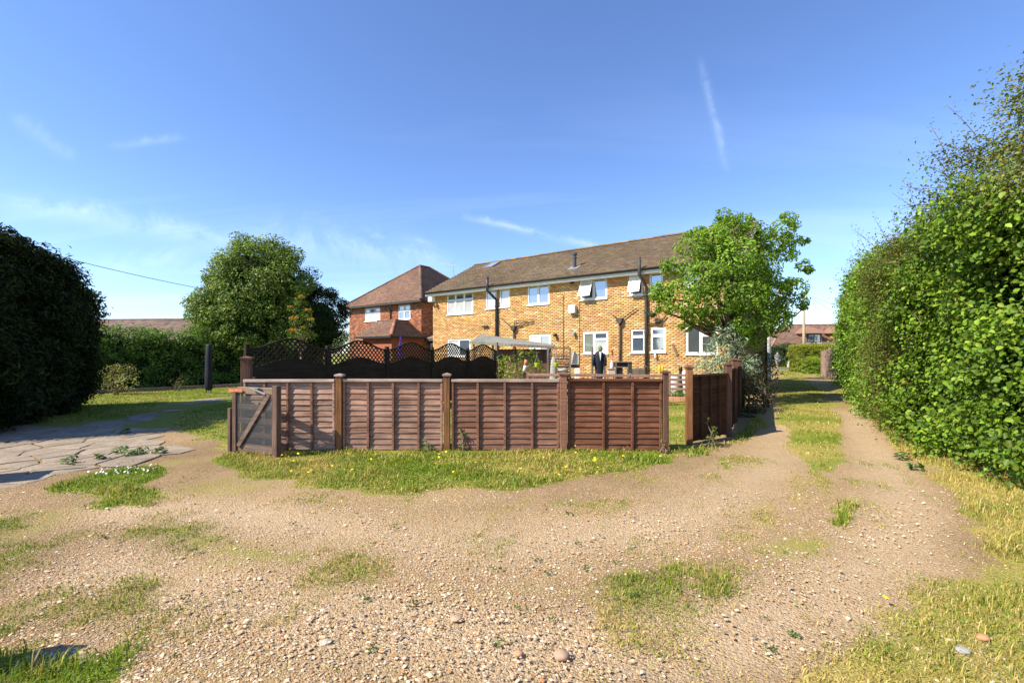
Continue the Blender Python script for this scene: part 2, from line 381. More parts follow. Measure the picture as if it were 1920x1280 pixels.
# ------------------------------------------------------------------ the ground: one sheet, gravel with grass growing over parts of it
def seg_dist(P, A, B):
    d = B - A; t = np.clip(((P - A) @ d) / (d @ d + 1e-9), 0, 1); return np.linalg.norm(P - A - t[:, None] * d, axis=1)
def poly_sd(P, poly):
    """signed distance in metres, positive inside"""
    Q = np.array(poly); n = len(Q); dist = np.full(len(P), 1e9); ins = np.zeros(len(P), bool)
    for i in range(n):
        A, B = Q[i], Q[(i + 1) % n]; dist = np.minimum(dist, seg_dist(P, A, B))
        c = (A[1] > P[:, 1]) != (B[1] > P[:, 1])
        with np.errstate(divide='ignore', invalid='ignore'):
            x = (B[0] - A[0]) * (P[:, 1] - A[1]) / (B[1] - A[1] + 1e-12) + A[0]
        ins ^= c & (P[:, 0] < x)
    return np.where(ins, dist, -dist)
def G2(pts): return [(gnd(*p).x, gnd(*p).y) for p in pts]

# name, label, outline, cover, dryness, blade height, blades per m2, blade width, edge softness, patchiness
FIELDS = [
 ('grass_verge', 'green and yellowing grass strip with dandelions in front of the brown panel fence',
  G2([(385, 850), (470, 846), (640, 840), (850, 842), (1050, 842), (1250, 840), (1285, 842), (1262, 866), (1180, 884), (1080, 902), (950, 915), (820, 921), (700, 920), (560, 908), (480, 893), (420, 872)]), 1.0, 0.42, 0.075, 3600, 0.008, 0.10, 0.25),
 ('daisy_patch', 'low green grass patch with white daisies beside the stone paving',
  G2([(105, 912), (180, 884), (250, 868), (300, 878), (302, 905), (275, 930), (310, 955), (230, 948), (150, 932)]), 1.0, 0.15, 0.07, 3600, 0.008, 0.12, 0.2),
 ('verge_grass', 'long straw-coloured and green grass in the bottom right corner',
  G2([(1990, 985), (1880, 1040), (1790, 1085), (1700, 1130), (1600, 1190), (1480, 1235), (1330, 1275), (1300, 1320), (1500, 1420), (2200, 1420), (2300, 1100)]), 1.0, 0.66, 0.07, 7500, 0.0045, 0.2, 0.7),
 ('hedge_foot_grass', 'dry straw-coloured grass along the foot of the tall hedge',
  G2([(1672, 826), (1700, 845), (1752, 890), (1800, 945), (1845, 1000), (1890, 1040), (2020, 1010), (2050, 960), (1920, 905), (1800, 850), (1700, 815)]), 1.0, 0.92, 0.10, 3600, 0.005, 0.14, 0.6),
 ('lane_edge_grass', 'green grass along the right edge of the lane under the hedge',
  G2([(1553, 706), (1580, 728), (1614, 762), (1676, 828), (1712, 822), (1645, 755), (1590, 706)]), 1.0, 0.35, 0.12, 900, 0.012, 0.15, 0.2),
 ('lane_strip_grass', 'grass strip running up the middle of the lane between wheel tracks',
  G2([(1455, 716), (1458, 760), (1470, 815), (1490, 855), (1522, 888), (1556, 880), (1581, 840), (1578, 815), (1565, 780), (1549, 747), (1530, 722), (1500, 702), (1475, 702)]), 1.0, 0.52, 0.06, 1900, 0.011, 0.16, 0.2),
 ('patch_grass', 'thin yellow-green grass patch on the gravel right of centre',
  G2([(1080, 1075), (1160, 1058), (1290, 1058), (1400, 1075), (1385, 1120), (1300, 1160), (1190, 1185), (1110, 1160)]), 0.76, 0.6, 0.055, 8000, 0.0045, 0.24, 0.75),
 ('patch_grass', 'small mossy grass patch on the gravel left of centre',
  G2([(560, 1075), (640, 1045), (715, 1040), (735, 1075), (690, 1095), (620, 1100), (560, 1095)]), 0.78, 0.45, 0.04, 7500, 0.0045, 0.16, 0.7),
 ('patch_grass', 'thin grass patches along the left edge of the gravel',
  G2([(-260, 1000), (40, 985), (110, 1050), (90, 1110), (-40, 1190), (-300, 1190)]), 0.72, 0.35, 0.05, 5500, 0.0045, 0.2, 0.8),
 ('corner_grass', 'dense green grass in the bottom left corner',
  G2([(-300, 1190), (60, 1215), (175, 1240), (190, 1290), (240, 1420), (-500, 1420)]), 1.0, 0.12, 0.10, 6500, 0.005, 0.12, 0.2),
 ('patch_grass', 'weedy grass scattered on gravel near the bottom left',
  G2([(150, 1130), (260, 1100), (370, 1130), (380, 1180), (280, 1200), (170, 1190)]), 0.70, 0.4, 0.045, 7500, 0.0045, 0.2, 0.8),
 ('patch_grass', 'faint grass patches on gravel below the daisies',
  G2([(230, 960), (330, 950), (440, 985), (430, 1020), (330, 1030), (270, 1000)]), 0.68, 0.45, 0.035, 5000, 0.005, 0.25, 0.8),
 ('patch_grass', 'small weedy grass patch on gravel at bottom centre-left',
  G2([(480, 1165), (560, 1140), (615, 1150), (600, 1190), (520, 1200)]), 0.66, 0.45, 0.04, 7500, 0.0045, 0.16, 0.8),
 ('patch_grass', 'straw-coloured moss patch on the gravel near the fence corner',
  G2([(1080, 945), (1130, 934), (1190, 940), (1180, 958), (1100, 962)]), 0.75, 0.75, 0.03, 2600, 0.006, 0.1, 0.5),
 ('patch_grass', 'short grass patch where the lane leaves the gravel',
  G2([(1340, 860), (1390, 848), (1436, 862), (1430, 880), (1360, 878)]), 0.8, 0.5, 0.035, 2200, 0.008, 0.12, 0.5),
 ('patch_grass', 'thin dry grass where the lane strip runs out onto the gravel',
  G2([(1490, 880), (1560, 880), (1530, 930), (1440, 985), (1380, 1010), (1350, 1000), (1420, 950)]), 0.66, 0.7, 0.03, 2600, 0.006, 0.2, 0.8),
 ('tuft_grass', 'upright green grass tuft alone on the gravel at right',
  G2([(1556, 985), (1562, 955), (1590, 945), (1610, 960), (1600, 985), (1575, 992)]), 1.0, 0.2, 0.10, 5200, 0.006, 0.07, 0.1),
 ('patch_grass', 'dry yellow grass patch on gravel beside the lone tuft',
  G2([(1580, 985), (1640, 975), (1690, 1000), (1660, 1030), (1590, 1040), (1540, 1020)]), 0.4, 0.8, 0.03, 2200, 0.006, 0.16, 0.7),
 ('lawn_grass', 'mown lawn left of the fence, partly in hedge shadow',
  G2([(150, 752), (195, 737), (440, 724), (560, 716), (640, 760), (560, 800), (440, 846), (425, 842), (372, 818), (318, 797), (335, 772), (425, 752), (442, 744), (400, 745), (320, 752), (270, 775), (190, 790), (100, 790)]), 1.0, 0.22, 0.05, 620, 0.016, 0.14, 0.12),
 ('garden_lawn_grass', 'sunlit back garden lawn behind the brown fence',
  [(-4.2, 7.55), (2.9, 7.5), (3.1, 8.1), (4.2, 9.1), (5.8, 12.3), (6.6, 14.6), (4.6, 15.3), (-1.0, 15.6), (-4.6, 9.2)], 1.0, 0.42, 0.05, 420, 0.016, 0.1, 0.15),
 ('fence_foot_grass', 'rough grass at the foot of the fence beside the lane',
  G2([(1258, 838), (1290, 842), (1330, 835), (1372, 822), (1402, 795), (1425, 775), (1420, 800), (1390, 826), (1340, 845), (1290, 862)]), 0.95, 0.3, 0.11, 1800, 0.010, 0.12, 0.35),
 ('scattered_grass', 'sparse yellow-green grass seedlings scattered over the gravel',
  [(-9, 7.6), (-5, 7.4), (3.5, 7.0), (5.9, 7.2), (4.6, 4.6), (3.0, 2.8), (1.2, 2.0), (-3, 2.0), (-7.5, 5.5)], 0.47, 0.5, 0.030, 2500, 0.006, 0.3, 0.95),
 ('far_verge_grass', 'sunlit grass verge at the far end of the lane by the road',
  G2([(1450, 699), (1470, 693.5), (1500, 693.5), (1540, 694.5), (1570, 701), (1545, 707), (1500, 700), (1475, 704)]), 1.0, 0.5, 0.12, 160, 0.03, 0.4, 0.2),
]
def cover_of(f, P):
    _, _, poly, cov, dry, h, dens, bw, soft, patchy = f
    sd = poly_sd(P, poly) + wob(P, 5.0, 31, 4) * (soft * 1.1 + 0.07)
    c = np.clip(sd / soft * 0.5 + 0.5, 0, 1); c = c * c * (3 - 2 * c)
    n = (0.62 * wob(P, 4.2, 77, 3) + 0.5 * wob(P, 19.0, 78, 3)) * 0.5 + 0.5
    if cov < 0.99: c = c * np.clip((n - (1 - cov)) / 0.28 + 0.35 * (1 - patchy), 0, 1)
    else: c = c * np.clip(1.15 - patchy * (1 - n) * 1.1, 0, 1)
    return c
def dry_of(f, P): return np.clip(f[4] + 0.55 * wob(P, 2.3, 91, 3), 0, 1)

def height_at(P):
    near = np.clip(1.4 - np.abs(P[:, 1] - 6) / 14, 0, 1)
    return (0.020 * wob(P, 0.9, 5, 2) + 0.008 * wob(P, 6.0, 6, 3)) * near

xs = np.unique(np.concatenate([np.arange(-9, 9.01, 0.08), np.geomspace(9.1, 500, 46), -np.geomspace(9.1, 500, 46)]))
ys = np.unique(np.concatenate([np.arange(1.2, 11, 0.08), np.geomspace(11.1, 900, 90), [-60, -20, -5, 0, 0.7]]))
GX, GY = np.meshgrid(xs, ys); GP = np.c_[GX.ravel(), GY.ravel()]
green = np.zeros(len(GP)); dryv = np.zeros(len(GP))
for f in FIELDS:
    c = cover_of(f, GP); d = dry_of(f, GP); up = c > green
    dryv = np.where(up, d, dryv); green = np.maximum(green, c if f[3] > 0.99 else c * 0.46)
moss = np.clip(0.34 * wob(GP, 3.1, 202, 4) + 0.15 + 0.16 * wob(GP, 0.7, 203, 2), 0, 0.46)   # thin moss and seedlings all over the drive
up = moss > green; dryv = np.where(up, 0.62, dryv); green = np.maximum(green, moss)
# gardens, fields and verges beyond the drive are turf as well
LANE = [(2.0, 1.0), (2.9, 7.6), (4.3, 8.9), (6.2, 12.2), (9.9, 18.5), (16.6, 30.5), (26, 46), (32, 46), (21.5, 30), (13.75, 18.5), (7.0, 8.4), (5.4, 5.5), (4.4, 4), (3.2, 2.4), (2.5, 1)]
DRIVE = [(-12, -4), (-9.6, 4.0), (-8.8, 8.0), (-7.0, 9.6), (-5.2, 8.4), (-4.3, 7.7), (4.2, 8.6), (6.8, 8.2), (5.4, 5.4), (4.4, 4.1), (3.2, 2.9), (1.5, 1.5), (0, -4)]
inside = np.maximum(poly_sd(GP, LANE), poly_sd(GP, DRIVE)) + 0.12 * wob(GP, 2.2, 15, 3)
def track(P, pts, w):
    Q = np.array(G2(pts)); return np.exp(-(np.min([seg_dist(P, Q[i], Q[i + 1]) for i in range(len(Q) - 1)], 0) / w) ** 2)
T1 = [(1470, 760), (1435, 880), (1350, 945), (1200, 992), (950, 1015), (700, 1000), (450, 960), (250, 950)]
T2 = [(1590, 770), (1640, 850), (1690, 950), (1650, 1050), (1520, 1135), (1300, 1205), (1050, 1215), (800, 1180), (500, 1120), (200, 1060)]
trk = np.maximum(track(GP, T1, 0.42), track(GP, T2, 0.36)) * (0.85 + 0.3 * wob(GP, 2.0, 207, 3))
crown_ = np.exp(-((np.min([seg_dist(GP, *np.array(G2([a, b]))) for a, b in (((1530, 1010), (1400, 1085)), ((1400, 1085), (1150, 1120)), ((1150, 1120), (850, 1095)), ((850, 1095), (560, 1050)), ((560, 1050), (330, 990)))], 0)) / 0.30) ** 2)
mid = crown_ * np.clip(0.36 + 0.45 * wob(GP, 3.3, 209, 4), 0, 0.6); up = mid > green; dryv = np.where(up, 0.5, dryv); green = np.maximum(green, mid)   # thin growth on the crown between the wheel tracks
keep = np.where(green < 0.5, 1 - 0.85 * np.clip(trk, 0, 1), 1.0); green = green * keep
far = np.clip(-inside / 0.35, 0, 1)
use = far > green; dryv = np.where(use, 0.4 + 0.3 * wob(GP, 0.4, 8, 2), dryv); green = np.maximum(green, far * 0.95)
soil = np.clip(wob(GP, 1.1, 44, 4) * 0.70 + 0.18 + 0.34 * np.clip((4.2 - GP[:, 1]) / 2, 0, 1) - 0.9 * np.clip(trk, 0, 1), 0, 1)
nx, ny = len(xs), len(ys)
idx = np.arange(nx * ny).reshape(ny, nx)
trk_c = np.clip(trk, 0, 1)
quads = np.stack([idx[:-1, :-1], idx[:-1, 1:], idx[1:, 1:], idx[1:, :-1]], -1).reshape(-1, 4)
g_me = np_mesh('ground', np.c_[GP, height_at(GP) - 0.022 * trk_c * (green < 0.5)], quads, np.c_[green, np.clip(dryv, 0, 1), soil], True)

ta = g_me.attributes.new('Track', 'FLOAT', 'POINT'); ta.data.foreach_set('value', trk_c.astype(np.float32))
def ground_mat():
    m = bpy.data.materials.new('gravel_and_turf'); m.use_nodes = True; t = m.node_tree; t.nodes.clear()
    N = lambda ty, **k: [t.nodes.new(ty), [None]][0]
    L = t.links.new
    o = N('ShaderNodeOutputMaterial'); p = N('ShaderNodeBsdfPrincipled'); p.inputs['Roughness'].default_value = 0.92; p.inputs['Specular IOR Level'].default_value = 0.15
    c = N('ShaderNodeTexCoord'); a = N('ShaderNodeAttribute'); a.attribute_name = 'Col'; s = N('ShaderNodeSeparateColor'); L(a.outputs['Color'], s.inputs[0])
    def vor(sc):
        v = N('ShaderNodeTexVoronoi'); v.inputs['Scale'].default_value = sc; v.inputs['Randomness'].default_value = 1.0; L(c.outputs['Object'], v.inputs['Vector']); return v
    v1, v2 = vor(105), vor(50)
    def ramp(inp, els):
        r = N('ShaderNodeValToRGB'); r.color_ramp.interpolation = 'CONSTANT'
        while len(r.color_ramp.elements) < len(els): r.color_ramp.elements.new(0.5)
        for e, (pos, col) in zip(r.color_ramp.elements, els): e.position = pos; e.color = (*col, 1)
        L(inp, r.inputs[0]); return r
    pal = [(0, (0.33, 0.20, 0.095)), (0.18, (0.52, 0.35, 0.185)), (0.40, (0.60, 0.43, 0.245)), (0.60, (0.47, 0.26, 0.11)), (0.70, (0.66, 0.52, 0.35)), (0.80, (0.29, 0.225, 0.155)), (0.90, (0.72, 0.61, 0.45)), (0.95, (0.34, 0.30, 0.25))]
    def sepc(v):
        q = N('ShaderNodeSeparateColor'); L(v.outputs['Color'], q.inputs[0]); return q.outputs[0]
    r1, r2 = ramp(sepc(v1), pal), ramp(sepc(v2), pal)
    def mix(f, A, B):
        q = N('ShaderNodeMix'); q.data_type = 'RGBA'
        for i, z in ((0, f), (6, A), (7, B)):
            if hasattr(z, 'links'): L(z, q.inputs[i])
            elif i == 0: q.inputs[0].default_value = z
            else: q.inputs[i].default_value = (*z, 1)
        return q.outputs[2]
    def mth(op, A, B=0.0, cl=False):
        q = N('ShaderNodeMath'); q.operation = op; q.use_clamp = cl
        for i, z in enumerate((A, B)):
            if hasattr(z, 'links'): L(z, q.inputs[i])
            else: q.inputs[i].default_value = z
        return q.outputs[0]
    def noise(sc, det=5, ro=0.6):
        q = N('ShaderNodeTexNoise'); q.inputs['Scale'].default_value = sc; q.inputs['Detail'].default_value = det; q.inputs['Roughness'].default_value = ro; L(c.outputs['Object'], q.inputs['Vector']); return q.outputs['Fac']
    grav = mix(0.40, r1.outputs[0], r2.outputs[0])
    n1 = noise(1.6, 6); n2 = noise(9, 6, 0.7); n3 = noise(60, 4, 0.7)
    # fine earth lying between the stones, more of it where the drive is worn
    gap = mth('MULTIPLY', mth('SUBTRACT', v1.outputs['Distance'], 0.30, True), 2.0, True)
    soilf = mth('MULTIPLY', s.outputs[2], mth('MULTIPLY', n2, 1.5), True)
    earth = mix(n2, (0.12, 0.08, 0.048), (0.29, 0.20, 0.12))
    grav = mix(mth('ADD', mth('MULTIPLY', gap, 0.5), mth('MULTIPLY', soilf, 0.85), True), grav, earth)
    grav = mix(mth('MULTIPLY', mth('SUBTRACT', n1, 0.50, True), 1.6, True), grav, mix(n3, (0.47, 0.325, 0.18), (0.62, 0.455, 0.28)))
    ka = N('ShaderNodeAttribute'); ka.attribute_name = 'Track'
    grav = mix(mth('MULTIPLY', ka.outputs['Fac'], mth('ADD', n2, 0.25), True), grav, mix(sepc(v1), (0.48, 0.345, 0.215), (0.68, 0.53, 0.365)))    # fresh, well-rolled stone in the wheel tracks
    hsg = N('ShaderNodeHueSaturation'); hsg.inputs['Value'].default_value = 0.80; hsg.inputs['Saturation'].default_value = 1.08; L(grav, hsg.inputs['Color']); grav = hsg.outputs[0]
    turf_g = mix(n3, (0.10, 0.145, 0.016), (0.22, 0.26, 0.028)); turf_d = mix(n3, (0.30, 0.225, 0.065), (0.50, 0.39, 0.13))
    turf = mix(mth('ADD', mth('MULTIPLY', s.outputs[1], 0.9), mth('MULTIPLY', mth('SUBTRACT', n2, 0.5), 0.6), True), turf_g, turf_d)
    edge = mth('MULTIPLY', mth('SUBTRACT', mth('ADD', s.outputs[0], mth('ADD', mth('MULTIPLY', mth('SUBTRACT', n2, 0.5), 0.9), mth('MULTIPLY', mth('SUBTRACT', n3, 0.5), 0.9))), 0.28, True), 2.6, True)
    L(mix(edge, grav, turf), p.inputs['Base Color'])
    h = mth('ADD', mth('MULTIPLY', mth('SUBTRACT', 0.6, v1.outputs['Distance']), 0.007), mth('ADD', mth('MULTIPLY', mth('SUBTRACT', 0.6, v2.outputs['Distance']), 0.009), mth('MULTIPLY', n3, 0.006)))
    b = N('ShaderNodeBump'); b.inputs['Strength'].default_value = 0.9; b.inputs['Distance'].default_value = 1.0; L(h, b.inputs['Height']); L(b.outputs[0], p.inputs['Normal'])
    L(p.outputs[0], o.inputs[0]); return m
ground = link('ground', g_me, ground_mat())
tag(ground, 'gravel drive, lane and turf', kind='structure')

GREENS = np.array([(0.13, 0.22, 0.014), (0.185, 0.275, 0.018), (0.095, 0.17, 0.014), (0.24, 0.30, 0.022)])
STRAWS = np.array([(0.48, 0.37, 0.11), (0.40, 0.33, 0.075), (0.54, 0.43, 0.17), (0.33, 0.30, 0.05)])
def blades(f, seed):
    name, label, poly, cov, dry, h, dens, bw, soft, patchy = f
    rng = np.random.default_rng(seed); Q = np.array(poly); lo, hi = Q.min(0) - soft, Q.max(0) + soft
    lo = np.maximum(lo, (-12, 2.0)) if hi[1] < 20 else lo
    n = int((hi - lo).prod() * dens); n = min(n, 260000)
    P = rng.uniform(lo, hi, (n, 2)); vis = np.abs(P[:, 0]) < P[:, 1] * 1.18 + 0.3; P = P[vis]
    c = cover_of(f, P); kp = rng.random(len(P)) < c * 0.95; P = P[kp]; c = c[kp]
    cl = rng.normal(size=P.shape) * 0.012; P = P + cl; n = len(P)
    clump = np.clip(0.75 + 0.55 * wob(P, 7.0, 61, 3), 0.3, 1.5)
    H = h * clump * (0.35 + 0.65 * c) * rng.uniform(0.45, 1.25, n) * (1 + 0.9 * (rng.random(n) < 0.04)); W = bw * rng.uniform(0.6, 1.3, n)
    az = rng.uniform(0, 6.283, n); lean = rng.uniform(0.1, 0.95, n)
    d = np.c_[np.cos(az), np.sin(az)]; sd = np.c_[-np.sin(az + rng.normal(size=n)), np.cos(az)]
    z0 = height_at(P) - 0.004
    def pt(k, side, t): return np.c_[P + d * (lean * H * k)[:, None] + sd * (W * side * t)[:, None], z0 + H * (t ** 0 if k else 0) * {0: 0, 0.3: 0.55, 1: 1.0 - 0.25}[k]]
    V = np.stack([pt(0, -0.5, 1), pt(0, 0.5, 1), pt(0.3, 0.42, 1), pt(0.3, -0.42, 1), pt(1, 0, 1)], 1).reshape(-1, 3)
    b = np.arange(n)[:, None] * 5
    Fc = np.concatenate([b + np.array([[0, 1, 2]]), b + np.array([[0, 2, 3]]), b + np.array([[3, 2, 4]])], 0)
    dr = np.clip(dry_of(f, P) * 1.05, 0, 1); pick = rng.random(n) < dr
    C = np.where(pick[:, None], STRAWS[rng.integers(0, 4, n)], GREENS[rng.integers(0, 4, n)]) * rng.uniform(0.75, 1.25, (n, 1))
    me = np_mesh(name, V, Fc, np.repeat(C, 5, 0))
    o = link(name, me, M_GRASS); tag(o, label, 'grass', kind='stuff'); return n
tot = sum(blades(f, 100 + i) for i, f in enumerate(FIELDS))
print('blades', tot)

# loose pebbles lying on the near part of the drive
def pebbles():
    rng = np.random.default_rng(3); n = 52000
    Y = 2.05 / (1 - rng.random(n) * 0.62); X = rng.uniform(-1.2, 1.2, n) * Y; P = np.c_[X, Y]
    g = np.zeros(n)
    for f in FIELDS[:19]: g = np.maximum(g, cover_of(f, P))
    k = (rng.random(n) > g * 1.1) & (rng.random(n) < 0.55 + 0.6 * wob(P, 2.5, 19, 3)); P = P[k]; n = len(P)
    S = np.clip(rng.lognormal(math.log(0.0047), 0.45, n), 0.0028, 0.015)
    pal = np.array([(0.44, 0.30, 0.17), (0.56, 0.42, 0.27), (0.66, 0.54, 0.39), (0.42, 0.21, 0.09), (0.62, 0.55, 0.44), (0.26, 0.22, 0.18), (0.50, 0.30, 0.16), (0.34, 0.22, 0.13)])
    C = pal[rng.choice(8, n, p=[.24, .24, .17, .1, .03, .08, .08, .06])] * rng.uniform(0.75, 1.2, (n, 1))
    th = rng.uniform(0, 6.28, n); a = S * rng.uniform(0.9, 1.5, n); b = S * rng.uniform(0.7, 1.1, n); h = S * rng.uniform(0.45, 0.75, n)
    ex = np.c_[np.cos(th), np.sin(th), rng.normal(size=n) * 0.15]; ey = np.c_[-np.sin(th), np.cos(th), rng.normal(size=n) * 0.15]
    c = np.c_[P, height_at(P) + h * 0.35]
    up = np.array([0, 0, 1.0])
    ring = [c + ex * (a * math.cos(q))[:, None] * rng.uniform(.85, 1.15, (n, 1)) + ey * (b * math.sin(q))[:, None] for q in np.arange(5) * 2 * math.pi / 5]
    V = np.stack(ring + [c + up * h[:, None] + ex * (a * .2)[:, None]], 1).reshape(-1, 3)
    bi = np.arange(n)[:, None] * 6
    Fc = np.concatenate([bi + np.array([[i, (i + 1) % 5, 5]]) for i in range(5)], 0)
    o = link('pebbles', np_mesh('pebbles', V, Fc, np.repeat(C, 6, 0), True), mat('pebble', (0.4, 0.3, 0.2), 0.8, 0.15, 60, attr=True, spec=0.25))
    tag(o, 'small tan, white and rust gravel stones of the drive', 'gravel', kind='stuff')
pebbles()

def stone(px, py, r, colr, label, sq=0.6):
    p = gnd(px, py); m = mat('stone_%d' % px, colr, 0.8, 0.15, 20, bump=0.2)
    o = blob('stone', m, None, (r, r * 0.8, r * sq), amp=0.1, seed=px, sub=3)
    for q in o.data.polygons: q.use_smooth = True
    o.location = (p.x, p.y, r * sq * 0.35); tag(o, label, 'stone')
stone(1052, 1230, 0.042, (0.38, 0.25, 0.17), 'large smooth brown cobble on the gravel near bottom centre')
stone(972, 1226, 0.026, (0.42, 0.24, 0.14), 'small orange-brown cobble left of the large cobble')
stone(855, 1160, 0.036, (0.40, 0.29, 0.20), 'flat tan stone in worn gravel above the cobbles', 0.4)
stone(1842, 1196, 0.034, (0.55, 0.24, 0.13), 'broken terracotta shard in the bottom right grass', 0.5)
stone(1805, 1220, 0.036, (0.30, 0.30, 0.27), 'pale grey stone in the bottom right grass', 0.45)
stone(610, 1205, 0.035, (0.42, 0.37, 0.30), 'pale flat flint on gravel at the lower left', 0.4)

def flowers(name, label, pts, colr, r, h):
    rng = np.random.default_rng(int(r * 1e4)); P = np.array(pts); n = len(P); V = []; Fc = []
    for i, (x, y) in enumerate(P):
        z = h * rng.uniform(0.6, 1.2); b = len(V); rr = r * rng.uniform(0.7, 1.2); tx, ty = rng.normal(size=2) * 0.5
        for k in range(6):
            a = k * 1.0472; V.append((x + rr * math.cos(a), y + rr * math.sin(a), z + rr * (math.cos(a) * tx + math.sin(a) * ty)))
        V.append((x, y, z + rr * 0.4))
        Fc += [(b + k, b + (k + 1) % 6, b + 6) for k in range(6)]
    o = link(name, np_mesh(name, V, Fc), mat(name, colr, 0.6, 0.1, 20)); tag(o, label, 'flowers', kind='stuff')
rng = np.random.default_rng(8)
P = np.array(G2([(rng.uniform(155, 295), rng.uniform(876, 898)) for _ in range(95)]))
flowers('daisies', 'white daisies scattered in the low green patch by the paving', P[cover_of(FIELDS[1], P) > 0.6], (0.8, 0.8, 0.76), 0.011, 0.06)
P = np.array(G2([(rng.uniform(500, 1240), rng.uniform(846, 905)) for _ in range(75)]))
flowers('dandelions', 'yellow dandelion heads in the grass before the fence', P[cover_of(FIELDS[0], P) > 0.5], (0.85, 0.62, 0.02), 0.017, 0.11)
flowers('buttercup', 'single yellow flower on the gravel at lower right', G2([(1661, 1133)]), (0.9, 0.66, 0.02), 0.02, 0.05)
flowers('hawkbits', 'yellow flowers in dry grass at the hedge foot', G2([(1802, 868), (1700, 828), (1712, 842), (1660, 800), (1645, 790)]), (0.88, 0.62, 0.02), 0.024, 0.16)

# rosette weeds on the gravel
def weeds():
    rng = np.random.default_rng(21); P = []; Nn = []; S = []; C = []
    spots = [(x, y) for x, y in zip(rng.uniform(60, 1500, 34), rng.uniform(960, 1240, 34))] + [(245, 855), (225, 850), (265, 852), (190, 862), (130, 870), (235, 812), (300, 850), (1715, 880), (1690, 860)]
    for i, (px, py) in enumerate(spots):
        p = gnd(px, py); r = rng.uniform(0.02, 0.05) if i < 34 else 0.10
        for _ in range(9 if i < 34 else 26):
            a = rng.uniform(0, 6.28); q = r * rng.uniform(0.3, 1)
            P.append((p.x + q * math.cos(a), p.y + q * math.sin(a), 0.012 + (0.0 if i < 34 else rng.uniform(0, 0.09)))); Nn.append((math.cos(a) * .2, math.sin(a) * .2, 1)); S.append(r * 0.8 if i < 34 else 0.09); C.append(rng.uniform(0.7, 1.2) * np.array((0.075, 0.15, 0.03)))
    o = link('gravel_weeds', leaf_mesh('gravel_weeds', np.array(P), np.array(Nn), np.array(S), np.array(C), rng, 0.4, droop=0.0), M_LEAF_MATT)
    tag(o, 'small green rosette weeds growing through the gravel', 'weeds', kind='stuff')
weeds()

# ------------------------------------------------------------------ crazy paving: every flag its own piece
def clip_half(poly, a, n):
    outp = []
    for i in range(len(poly)):
        p, q = poly[i], poly[(i + 1) % len(poly)]; dp = (p - a) @ n; dq = (q - a) @ n
        if dp <= 0: outp.append(p)
        if dp * dq < 0: outp.append(p + (q - p) * dp / (dp - dq))
    return outp
def paving():
    area = G2([(-420, 830), (0, 800), (150, 792), (270, 776), (330, 752), (400, 741), (445, 738), (445, 747), (340, 770), (325, 795), (375, 820), (415, 845), (395, 856), (330, 866), (300, 872), (255, 866), (180, 884), (100, 912), (60, 935), (-60, 950), (-420, 950)])
    base = MB(); pts = [(x, y) for x, y in area]
    root = thing('stone_paving', 'crazy paving of grey flagstones', None, (0, 0, 0)); root['kind'] = 'structure'
    rng = np.random.default_rng(14); A = np.array(area); lo, hi = A.min(0), A.max(0)
    S = []
    for _ in range(6000):
        p = rng.uniform(lo, hi)
        if poly_sd(p[None], area)[0] < 0.05: continue
        dmin = 0.34 + 0.42 * rng.random()
        if all(np.hypot(*(p - q)) > dmin for q in S): S.append(p)
    S = np.array(S); mm = mat('flagstone', (0.20, 0.16, 0.12), 0.9, 0.25, 3.2, bump=0.6, base2=(0.35, 0.285, 0.215), bscale=25, per_obj=0.10, spec=0.12)
    for i, p in enumerate(S):
        poly = [p + np.array(q) for q in ((-1.2, -1.2), (1.2, -1.2), (1.2, 1.2), (-1.2, 1.2))]
        for j in np.argsort(((S - p) ** 2).sum(1))[1:18]:
            q = S[j]; n = q - p; L = np.hypot(*n); n = n / L
            poly = clip_half(poly, p + n * (L * 0.5 - 0.010 - 0.012 * rng.random()), n)
            if not poly: break
        if len(poly) < 3: continue
        poly = np.array(poly)
        sd = poly_sd(poly, area)
        if (sd < -0.22).any(): poly = p + (poly - p) * 0.6
        if (poly_sd(poly, area) < -0.2).any(): continue
        jit = []
        for a_, b_ in zip(poly, np.roll(poly, -1, 0)):
            jit.append(a_ + rng.normal(size=2) * 0.006); e_ = np.hypot(*(b_ - a_))
            if e_ > 0.16: jit += [a_ + (b_ - a_) * t_ + rng.normal(size=2) * 0.010 for t_ in (0.33, 0.67)]
        poly = np.array(jit)
        h = 0.008 + rng.uniform(0, 0.007); ti, tj = rng.normal(size=2) * 0.006
        c = poly.mean(0); V = []
        n = len(poly)
        for x, y in poly: V.append((x - c[0], y - c[1], 0.0))
        for x, y in poly: V.append((x - c[0], y - c[1], h - 0.005))
        for x, y in poly:
            x2, y2 = (x - c[0]) * 0.96, (y - c[1]) * 0.96; V.append((x2, y2, h + x2 * ti + y2 * tj))
        F = [tuple(range(2 * n, 3 * n))] + [(k + r * n, (k + 1) % n + r * n, (k + 1) % n + (r + 1) * n, k + (r + 1) * n) for r in (0, 1) for k in range(n)]
        MB().add(V, F).build('flagstone', mm, root, loc=(c[0], c[1], 0.0), fix=False)
    return len(S)
print('flags', paving())
